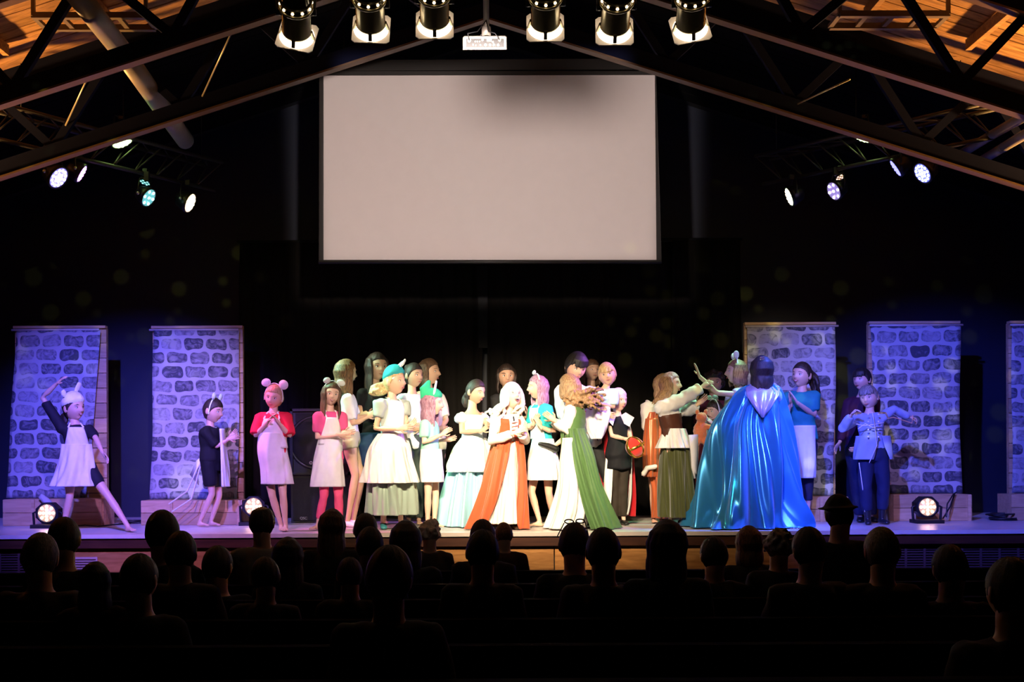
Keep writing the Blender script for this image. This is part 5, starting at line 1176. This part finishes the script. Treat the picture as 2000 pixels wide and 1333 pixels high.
# 19 hidden person in orange robe
i = act('person in an orange robe with fur cuffs, hidden behind the brown corset', 13.2, (1296, 752, 42, 60, 0, 0), (1282, 880), 30,
    [((1266, 850, 0), (1264, 900, -.05), (1264, 920, -.06)), ((1310, 850, 0), (1310, 880, 0), (1312, 890, 0))],
    [((1276, 960, 0), (1276, 1000, 0), (1276, 1014), 0), ((1292, 960, 0), (1292, 1000, 0), (1292, 1014), 0)],
    dict(skin='light', detail=False, hair=dict(col='blond', long=.1), shirt=dict(mat=M_offw, sleeve=.85, loose=.02, sl=.045, wr=.01, name='blouse')), neck=(1285, 784), k=.9)
M_orange = satin('burnt_orange_satin', (.52, .11, .03), .34, .2)
garment('robe', i, drape([(1262, 1300, 806, .12), (1258, 1306, 840, .15), (1258, 1308, 900, .18), (1272, 1306, 950, .18), (1276, 1304, 1012, .18)], 13.15, 7, .022, 25), M_orange)
garment('hanging_sleeve', i, drape([(1261, 1284, 818, .07), (1257, 1286, 860, .09), (1256, 1286, 905, .10), (1258, 1284, 932, .08)], 13.02, 5, .012, 26, M_=24, N_=60), M_orange)
m = MB(); m.tube([P(1257, 926, 12.9), P(1264, 915, 12.88), P(1279, 912, 12.88)], .028, 12); part('fur_cuff', wrinkle(m, .006, 120, 4), cloth('cream_fur', (.72, .62, .56), .95, .6), i['t'])
# 18 corset girl
i = act('smiling girl in a brown corset, white blouse and long olive velvet skirt, arm stretched right', 12.6, (1310, 751, 46, 66, 2, 3), (1318, 872), 48,
    [((1338, 778, -.12), (1370, 757, -.12), (1395, 740, -.12)), ((1345, 800, .08), (1362, 790, 0), (1374, 780, 0))],
    [((1310, 960, 0), (1310, 1005, 0), (1312, 1022), 20), ((1330, 960, 0), (1332, 1005, 0), (1334, 1022), 30)],
    dict(skin='light', mouth='smile', shoes=(.03, .02, .015), hair=dict(col='lbrown', long=.17, A=110, n=24, drift=(-.09, 0, .02), line=.52), shirt=dict(mat=M_offw, sleeve=1.95, loose=.016, sl=.038, wr=.007, name='blouse')), neck=(1304, 786), k=.92)
M_olive = cloth('olive_velvet', (.055, .060, .014), .5, .2, sheen=.4)
garment('skirt', i, drape([(1292, 1346, 866, .15), (1288, 1348, 905, .19), (1286, 1352, 960, .22), (1286, 1355, 1010, .22)], 12.62, 9, .026, 27), M_olive)
garment('peplum', i, drape([(1296, 1338, 838, .14), (1291, 1342, 852, .17), (1284, 1348, 868, .20), (1280, 1350, 876, .22)], 12.6, 9, .02, 28, M_=20), M_offw)
mb = MB(); torso_tube(mb, i['Pv'], i['N'], i['side'], i['side'], .92*.93, .026, .22, .72); part('corset', wrinkle(remesh(mb, .0125, 3), .002, 40, 2), cloth('brown_corset_leather', (.075, .025, .014), .45), i['t'])
m = MB(); m.loft([[P(1346, 850, 12.4), P(1362, 850, 12.45)], [P(1348, 880, 12.4), P(1363, 880, 12.45)], [P(1351, 915, 12.4), P(1362, 930, 12.45)], [P(1356, 935, 12.4), P(1360, 934, 12.45)]], closed=False, caps=False); garment('shawl_tail', i, wrinkle(m, .01, 30, 1), M_offw, .02)
# 20 dark-haired person behind
i = act('dark-haired person in a maroon dress whose face is half hidden by a stretched hand', 13.3, (1394, 748, 46, -10, 5, 0), (1385, 870), 0,
    [((1362, 830, 0), (1372, 815, -.15), (1380, 800, -.2)), ((1418, 830, 0), (1412, 815, -.15), (1405, 805, -.2))],
    [((1376, 935, 0), (1376, 1000, 0), (1376, 1014), 0), ((1392, 935, 0), (1392, 1000, 0), (1392, 1014), 0)],
    dict(skin='olive', adult=1, hair=dict(col='dark', line=.45, vol=.05, balls=.02), shirt=dict(col=(.10, .02, .035), sleeve=1, name='bodice')), neck=(1393, 780), k=.92)
garment('skirt', i, drape([(1362, 1408, 860, .15), (1358, 1414, 910, .2), (1354, 1418, 960, .24), (1352, 1420, 1012, .25)], 13.3, 8, .03, 29), satin('maroon_satin', (.16, .012, .035), .4, .1))
# 22 small kid with mint ears, clapping
i = act('small child with a mint mouse-ear band, clapping in front of the blue cape', 12.9, (1396, 803, 40, -60, 10, 0), (1398, 900), -50,
    [((1376, 850, 0), (1384, 826, -.08), (1374, 812, -.1)), ((1402, 850, -.12), (1392, 828, -.2), (1376, 814, -.2))],
    [((1392, 965, 0), (1392, 1005, 0), (1385, 1020), -50), ((1404, 965, 0), (1404, 1005, 0), (1398, 1020), -50)],
    dict(skin='fair', hair=dict(col='dark'), band=dict(ears=[(.05, .15, .05, .026, 10), (-.05, .15, .04, .026, -10)], col=(.55, .78, .62)), shirt=dict(col=(.2, .25, .3), name='tee', sleeve=1), trousers=dict(col=(.12, .02, .03))), k=.72)
# orange plush
c0 = P(1368, 845, 12.5)
t = thing('plush_toy', 'fuzzy orange plush animal clutched between the corset girl and the blue cape', 'toy', c0)
M_fur = cloth('orange_fur', (.60, .16, .06), .95, .8, sheen=.6)
raw = MB(); raw.ball(c0, (.075, .07, .13)); raw.ball(c0+V((.01, -.02, .16)), (.065, .06, .055)); raw.tube([c0+V((.03, -.03, -.08)), c0+V((.08, -.05, -.17))], .035); raw.tube([c0+V((-.03, -.03, -.08)), c0+V((-.07, -.04, -.16))], .035); raw.tube([c0+V((.04, -.03, .07)), c0+V((.10, -.06, .05))], .028)
part('plush_body', wrinkle(remesh(raw, .009, 2), .004, 160, 3), M_fur, t)
for sg in (-1, 1): part('ear', MB().ball(c0+V((.01+sg*.045, -.02, .215)), (.022, .014, .03)), M_fur, t)
# 21 girl in profile with raised palm
i = act('brown-haired girl in profile facing left, one bare arm raised high', 12.8, (1438, 727, 47, -88, 0, 0), (1448, 872), -70,
    [((1415, 830, .1), (1400, 815, .05), (1388, 808, .05)), ((1400, 768, -.16), (1366, 735, -.2), (1357, 710, -.2))],
    [((1440, 940, 0), (1440, 1000, 0), (1430, 1015), -80), ((1452, 940, 0), (1452, 1000, 0), (1444, 1015), -80)],
    dict(skin='fair', curl=(.2, .04), hair=dict(col='lbrown', long=.085, A=112, n=24, line=.5), band=dict(ears=[(.04, .158, .028, .040, 25), (-.045, .150, .028, .040, -30)], col=(.9, .9, .86), tilt=60), shirt=dict(mat=M_offw, sleeve=.45, loose=.02, sl=.03, name='shirt'), trousers=dict(col=(.03, .03, .04))), neck=(1444, 762), k=.92, palm=[None, V((-1, 0, .2))])
# 24 girl in teal
i = act('girl in a teal tee and lavender apron skirt, right of the blue cape', 13.0, (1566, 733, 49, -50, 0, 4), (1569, 870), -20,
    [((1534, 812, -.05), (1545, 790, -.15), (1541, 768, -.18)), ((1590, 812, -.08), (1556, 786, -.24), (1542, 762, -.26))],
    [((1558, 945, 0), (1560, 1000, .1), (1556, 1018), -10), ((1578, 945, 0), (1577, 1006, 0), (1576, 1022), -5)],
    dict(skin='light', mouth='smile', curl=(.1, .08), hair=dict(col='dark', line=.50, pony=((.02, .10, .02), .24, (.09, .05, 0)), curl=.012), shirt=dict(col=(.02, .22, .24), sleeve=.75, bottom=.10, loose=.028, sl=.03, name='tee'), trousers=dict(col=(.012, .015, .05), length=1.5, loose=.014, name='leggings')), neck=(1566, 764), k=.92)
garment('apron_skirt', i, drape([(1546, 1592, 832, .14), (1547, 1592, 865, .15), (1550, 1592, 900, .16), (1553, 1590, 934, .16)], 12.98, 4, .008, 31, M_=22, N_=90), cloth('lavender_apron', (.72, .70, .76)))
# 23 the blue cape
i = act('woman seen from behind in a huge shiny blue satin cape with a pale hood', 12.25, (1488, 722, 52, 172, 0, 0), (1490, 870), 180,
    [((1520, 840, .2), (1518, 850, .3), (1516, 860, .35)), ((1455, 840, .2), (1455, 850, .3), (1455, 860, .35))],
    [((1500, 945, .1), (1500, 1005, .1), (1500, 1018), 180), ((1478, 945, .1), (1478, 1005, .1), (1478, 1018), 180)],
    dict(skin='light', adult=1, shoes=(.1, .1, .12), hair=dict(col='dark', long=.13, A=115, n=34, curl=.004, line=.6, out=.98), shirt=dict(col=(.3, .5, .7), sleeve=1, name='bodice')), neck=(1488, 758), k=.98)
M_cape = satin('sky_blue_satin', (.04, .30, .66), .24, .55)
garment('cape', i, drape([(1474, 1504, 750, .07, .02), (1450, 1519, 758, .12, .02), (1425, 1530, 782, .18), (1390, 1545, 832, .25), (1374, 1556, 898, .31), (1361, 1563, 968, .36), (1347, 1568, 1008, .40), (1334, 1569, 1032, .42)], 12.30, 8, .075, 33, M_=120, N_=460, twist=1.3, a0=.34, grow_p=.8, fine=.30), M_cape, .004)
hd_ = [];
for j, (w_, y_, dd) in enumerate(((24, 750, 12.22), (34, 760, 12.13), (31, 774, 12.02), (21, 789, 11.97), (12, 801, 11.97), (4, 811, 11.99))):
    r = []
    for q in range(25):
        u_ = -1+q/12; r.append(P(1490+w_*u_, y_+5*(1-u_*u_)*(j > 0), dd+.07*u_*u_+.012*math.sin(q*.9+j*.5)*(j > 0)))
    hd_.append(r)
garment('hood', i, MB().loft(hd_, closed=False, caps=False), satin('pale_hood_satin', (.48, .42, .66), .3, .3), .015)
m = MB()
for q in range(6): m.ball(i['M'] @ V((-.005+.012*(q % 3), .118, .075+.016*(q//3))), .010, nu=6, nv=4)
part('hair_clip', m, mat('clip_silver', (.8, .78, .72), .15, .9), i['t'], False, label='silver jewelled hair clip')
for q in range(8): part('hem_bead', MB().ball(V((P(1540+3*q, 0, 11.84).x, 11.87+.01*(q % 2), STAGE+.012)), .008, nu=6, nv=4), mat('clip_silver', (.8, .8, .8)), i['t'])
# 25 boy behind in maroon
i = act('dark-haired boy in a dark maroon jacket and navy trousers behind the boy in pale blue', 13.15, (1684, 742, 44, -55, 2, 0), (1680, 872), -30,
    [((1648, 838, .05), (1640, 865, -.02), (1626, 886, -.05)), ((1706, 840, .02), (1682, 872, -.2), (1664, 880, -.22))],
    [((1672, 940, 0), (1680, 1000, 0), (1672, 1018), -20), ((1700, 940, .03), (1702, 1000, .03), (1706, 1018), 10)],
    dict(skin='light', shoes=(.01, .01, .015), hair=dict(col='black', line=.44, fringe=.8, vol=.03), shirt=dict(col=(.05, .012, .03), sleeve=1.9, loose=.026, sl=.02, bottom=-.15, name='jacket'), trousers=dict(col=(.012, .016, .05), loose=.03)), neck=(1684, 774), k=.92)
# 26 boy in blue jacket
i = act('fair-haired boy in a pale blue military jacket, fist at his chin', 12.7, (1697, 776, 46, -38, 10, -4), (1705, 893), -15,
    [((1645, 838, -.1), (1662, 812, -.22), (1672, 800, -.24)), ((1745, 800, .02), (1776, 815, .05), (1788, 818, .05))],
    [((1690, 955, -.05), (1695, 1008, -.02), (1688, 1022), -15), ((1726, 950, 0), (1722, 1006, .05), (1730, 1018), 20)],
    dict(skin='fair', curl=(1.1, 1.1), shoes=(.01, .012, .02), boot=.45, hair=dict(col='grey', line=.44, fringe=.6), trousers=dict(col=(.015, .022, .07), length=1.75, loose=.026),
         shirt=dict(col=(.30, .36, .55), sleeve=1.95, loose=.022, sl=.02, bottom=-.02, name='jacket')), neck=(1698, 806), k=.85)
M_jac = cloth('cloth_jacket_0.30_0.36_0.55', (.30, .36, .55)); M_pipe2 = mat('silver_piping', (.80, .76, .74), .3, .3)
garment('jacket_skirt', i, drape([(1672, 1738, 852, .14), (1669, 1742, 875, .155), (1666, 1745, 898, .165)], 12.7, 4, .012, 35, (20, 372), thb=(42, 352), M_=20, N_=110, front=-5), M_jac)
f = i['fwd']; F_ = lambda px, py, d=12.52: P(px, py, d)
for pts in ([(1676, 838), (1690, 828), (1705, 836), (1722, 832)], [(1704, 806), (1708, 830), (1713, 870), (1698, 904)], [(1673, 829), (1688, 832), (1704, 830), (1726, 826)]):
    m = MB(); m.tube([F_(*q, 12.52 if q[1] < 880 else 12.50) for q in pts], .0045, 6); part('piping', m, M_pipe2, i['t'])
for sx in (1696, 1716):
    for sy in (810, 824, 840, 854): part('button', MB().ball(F_(sx, sy, 12.535), (.011, .006, .011), nu=10, nv=6), M_pipe2, i['t'])
M_ep = mat('gold_fringe', (.62, .42, .16), .35, .6)
for s_i, S_ in enumerate(i['S']):
    c_ = S_+V((0, 0, .05)); rt = V((-1 if s_i == 0 else 1, 0, 0)); m = MB(); m.ball(c_, (.055, .05, .016)); part('epaulette', m, M_ep, i['t'])
    for q in range(9):
        a = -1.2+q*.3; b = c_+rt*.05*math.cos(a)+V((0, .05*math.sin(a), 0)); part('fringe', MB().tube([b, b+rt*.02+V((0, 0, -.045))], .005, 5), M_ep, i['t'])
for E_, W2 in ((P(1745, 812, 12.62), P(1781, 827, 12.66)),):
    m = MB(); m.tube([P(1734, 818, 12.6), E_+V((0, 0, -.02)), W2, P(1783, 812, 12.66)], .005, 6); part('piping', m, mat('orange_piping', (.9, .45, .25), .4), i['t'])
for l_i, (kx, ax_) in enumerate((((1678, 905), (1688, 1000)),)):
    m = MB(); m.tube([P(1678, 905, 12.62), P(1685, 955, 12.60), P(1689, 1000, 12.64)], .005, 6); part('trouser_stripe', m, M_pipe2, i['t'])

# ---------------------------------------------------------------- pews
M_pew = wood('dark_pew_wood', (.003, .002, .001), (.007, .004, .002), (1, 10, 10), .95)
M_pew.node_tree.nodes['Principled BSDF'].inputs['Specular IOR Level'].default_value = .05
ROWS = [8.25, 7.4, 6.6, 5.8, 5.0, 4.2, 3.4]
def pew(Y, x0, x1, lab):
    t = thing('pew', lab, 'bench', ((x0+x1)/2, Y, 0), 'dark wooden pews')
    part('backrest', MB().box(((x0+x1)/2, Y, .64), (x1-x0, .03, .46)), M_pew, t, False)
    part('cap_rail', MB().box(((x0+x1)/2, Y, .885), (x1-x0, .07, .04)), M_pew, t, False)
    part('seat', MB().box(((x0+x1)/2, Y+.24, .41), (x1-x0, .44, .04)), M_pew, t, False)
    for x in (x0, x1): part('end_panel', MB().box((x, Y+.2, .45), (.04, .56, .90)), M_pew, t, False)
nmr = ['front', 'second', 'third', 'fourth', 'fifth', 'sixth', 'seventh']
for q, Y in enumerate(ROWS): pew(Y, -.42*Y-.5, .44*Y+.7, '%s pew row from the stage, dark wood' % nmr[q])
# ---------------------------------------------------------------- audience (seen from behind, seated)
AUD = [ # px, top y, width px, hair, length, shirt colour, extra, label
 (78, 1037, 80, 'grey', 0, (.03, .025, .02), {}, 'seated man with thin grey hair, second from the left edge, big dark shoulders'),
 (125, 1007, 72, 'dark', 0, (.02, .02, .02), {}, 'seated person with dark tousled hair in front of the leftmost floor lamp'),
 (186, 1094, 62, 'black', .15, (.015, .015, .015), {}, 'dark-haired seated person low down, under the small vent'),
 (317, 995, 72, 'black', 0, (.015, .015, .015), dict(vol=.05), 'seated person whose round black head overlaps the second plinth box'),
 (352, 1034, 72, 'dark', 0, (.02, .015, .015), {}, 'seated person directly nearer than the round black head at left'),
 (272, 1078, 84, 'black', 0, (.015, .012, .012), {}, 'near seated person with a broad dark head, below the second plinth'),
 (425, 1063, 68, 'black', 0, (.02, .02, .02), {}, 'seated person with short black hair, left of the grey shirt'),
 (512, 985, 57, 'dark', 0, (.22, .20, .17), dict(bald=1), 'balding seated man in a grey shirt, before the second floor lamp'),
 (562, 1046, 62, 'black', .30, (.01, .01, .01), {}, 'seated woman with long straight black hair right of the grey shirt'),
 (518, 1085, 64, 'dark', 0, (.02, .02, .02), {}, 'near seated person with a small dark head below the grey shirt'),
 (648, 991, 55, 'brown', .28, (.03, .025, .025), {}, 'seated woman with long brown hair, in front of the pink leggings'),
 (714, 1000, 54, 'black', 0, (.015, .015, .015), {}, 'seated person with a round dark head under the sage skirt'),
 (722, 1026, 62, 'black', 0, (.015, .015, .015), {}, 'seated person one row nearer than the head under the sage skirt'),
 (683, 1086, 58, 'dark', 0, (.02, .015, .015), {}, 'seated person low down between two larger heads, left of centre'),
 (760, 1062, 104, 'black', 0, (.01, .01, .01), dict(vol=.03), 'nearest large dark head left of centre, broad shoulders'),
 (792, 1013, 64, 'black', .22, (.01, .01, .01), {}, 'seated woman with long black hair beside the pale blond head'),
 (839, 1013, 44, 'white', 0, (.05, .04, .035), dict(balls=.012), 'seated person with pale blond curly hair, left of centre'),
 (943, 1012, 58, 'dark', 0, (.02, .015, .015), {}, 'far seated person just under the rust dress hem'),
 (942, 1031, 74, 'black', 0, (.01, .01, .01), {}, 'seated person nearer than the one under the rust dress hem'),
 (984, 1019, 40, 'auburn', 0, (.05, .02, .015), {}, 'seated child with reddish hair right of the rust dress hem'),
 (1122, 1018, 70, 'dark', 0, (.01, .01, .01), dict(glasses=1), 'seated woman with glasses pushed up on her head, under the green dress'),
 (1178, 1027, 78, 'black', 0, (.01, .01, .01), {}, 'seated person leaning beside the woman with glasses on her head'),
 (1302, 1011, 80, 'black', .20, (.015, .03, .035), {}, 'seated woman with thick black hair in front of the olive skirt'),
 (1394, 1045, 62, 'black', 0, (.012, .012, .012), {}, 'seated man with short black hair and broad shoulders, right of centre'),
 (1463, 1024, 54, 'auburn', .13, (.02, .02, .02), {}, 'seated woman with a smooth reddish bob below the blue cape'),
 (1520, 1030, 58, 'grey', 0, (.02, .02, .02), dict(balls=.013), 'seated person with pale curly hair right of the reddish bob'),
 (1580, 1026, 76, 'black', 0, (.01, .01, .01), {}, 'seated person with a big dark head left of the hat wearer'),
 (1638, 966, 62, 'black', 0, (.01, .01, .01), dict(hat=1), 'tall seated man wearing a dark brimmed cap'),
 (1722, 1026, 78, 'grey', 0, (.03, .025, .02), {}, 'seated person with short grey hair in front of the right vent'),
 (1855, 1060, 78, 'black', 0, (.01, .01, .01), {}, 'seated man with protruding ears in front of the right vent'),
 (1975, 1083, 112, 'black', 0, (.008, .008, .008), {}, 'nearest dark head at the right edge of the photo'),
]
AY = [6.04, 6.84, 5.24, 6.84, 6.04, 5.24, 6.84, 7.64, 6.84, 6.04, 7.64, 8.49, 6.84, 6.04, 4.44, 7.64, 8.49, 7.64, 6.04, 8.49, 6.84, 6.04, 6.04, 6.84, 7.64, 6.84, 6.04, 6.84, 6.04, 6.04, 4.44]
rs = random.Random(12)
for n_, (px, ty, wd, hc, ln, sc_, ex, lab) in enumerate(AUD):
    Y = AY[n_]
    W_m = wd/FOC*Y; H = W_m*1.10/.98; top = P(px, ty, Y)
    Hc = top+V((0, 0, -.58*H)); k = min(1.05, max(.78, H/.23)); seatz = .45; Pv = V((Hc.x+rs.uniform(-.02, .02), Y-.02, seatz+.10))
    N_ = V((Hc.x, Y-.0, Hc.z-.70*H)); hw = .158*k; 
    if hw*2 > 0: pass
    sx = V((1, 0, 0)); yaw = 180+rs.uniform(-8, 8)
    J = dict(head=Hc, H=H, hrot=(yaw+rs.uniform(-14, 14), rs.uniform(-4, 6), rs.uniform(-4, 4)), neck=N_, hips=Pv, yaw=yaw, k=k, hw=hw, base=V((Pv.x, Y, 0)))
    arms = []
    for s in (1, -1):
        S_ = V((N_.x+s*hw, Y, N_.z-.05)); E = V((N_.x+s*(hw+.05), Y+.06, max(seatz+.17, S_.z-.28*k))); W_ = V((N_.x+s*.10, Y+.28, E.z-.02)); arms.append((E, W_, W_+V((-s*.05, .06, -.02))))
    legs = []
    for s in (1, -1):
        K = V((Pv.x+s*.12, Y+.36, seatz+.06)); A_ = V((Pv.x+s*.12, Y+.34, .075)); legs.append((K, A_, A_+V((0, .15, -.06))))
    J['arms'] = arms; J['legs'] = legs
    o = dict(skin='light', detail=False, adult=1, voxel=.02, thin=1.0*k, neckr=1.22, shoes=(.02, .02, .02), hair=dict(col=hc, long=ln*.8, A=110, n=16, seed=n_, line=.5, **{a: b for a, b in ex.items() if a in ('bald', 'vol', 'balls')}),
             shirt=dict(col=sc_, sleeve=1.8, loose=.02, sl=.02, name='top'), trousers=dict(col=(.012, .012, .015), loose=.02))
    if ex.get('hat'): o['hat'] = dict(col=(.012, .012, .014), line=.30, vol=.05, brim=1)
    inf = person(lab, J, o)
    if ex.get('glasses'):
        M = inf['M']; m = MB()
        for s in (-1, 1): m.ring(M @ V((s*.032, -.04, .128)), M.to_3x3() @ V((0, -.5, 1)), .026, .004, 16, 6); m.tube([M @ V((s*.06, -.035, .12)), M @ V((s*.086, .05, .05))], .0035, 6)
        part('glasses', m, mat('glasses_frame', (.05, .05, .06), .15, .5), inf['t'])
bpy.data.scenes.remove(TMP)
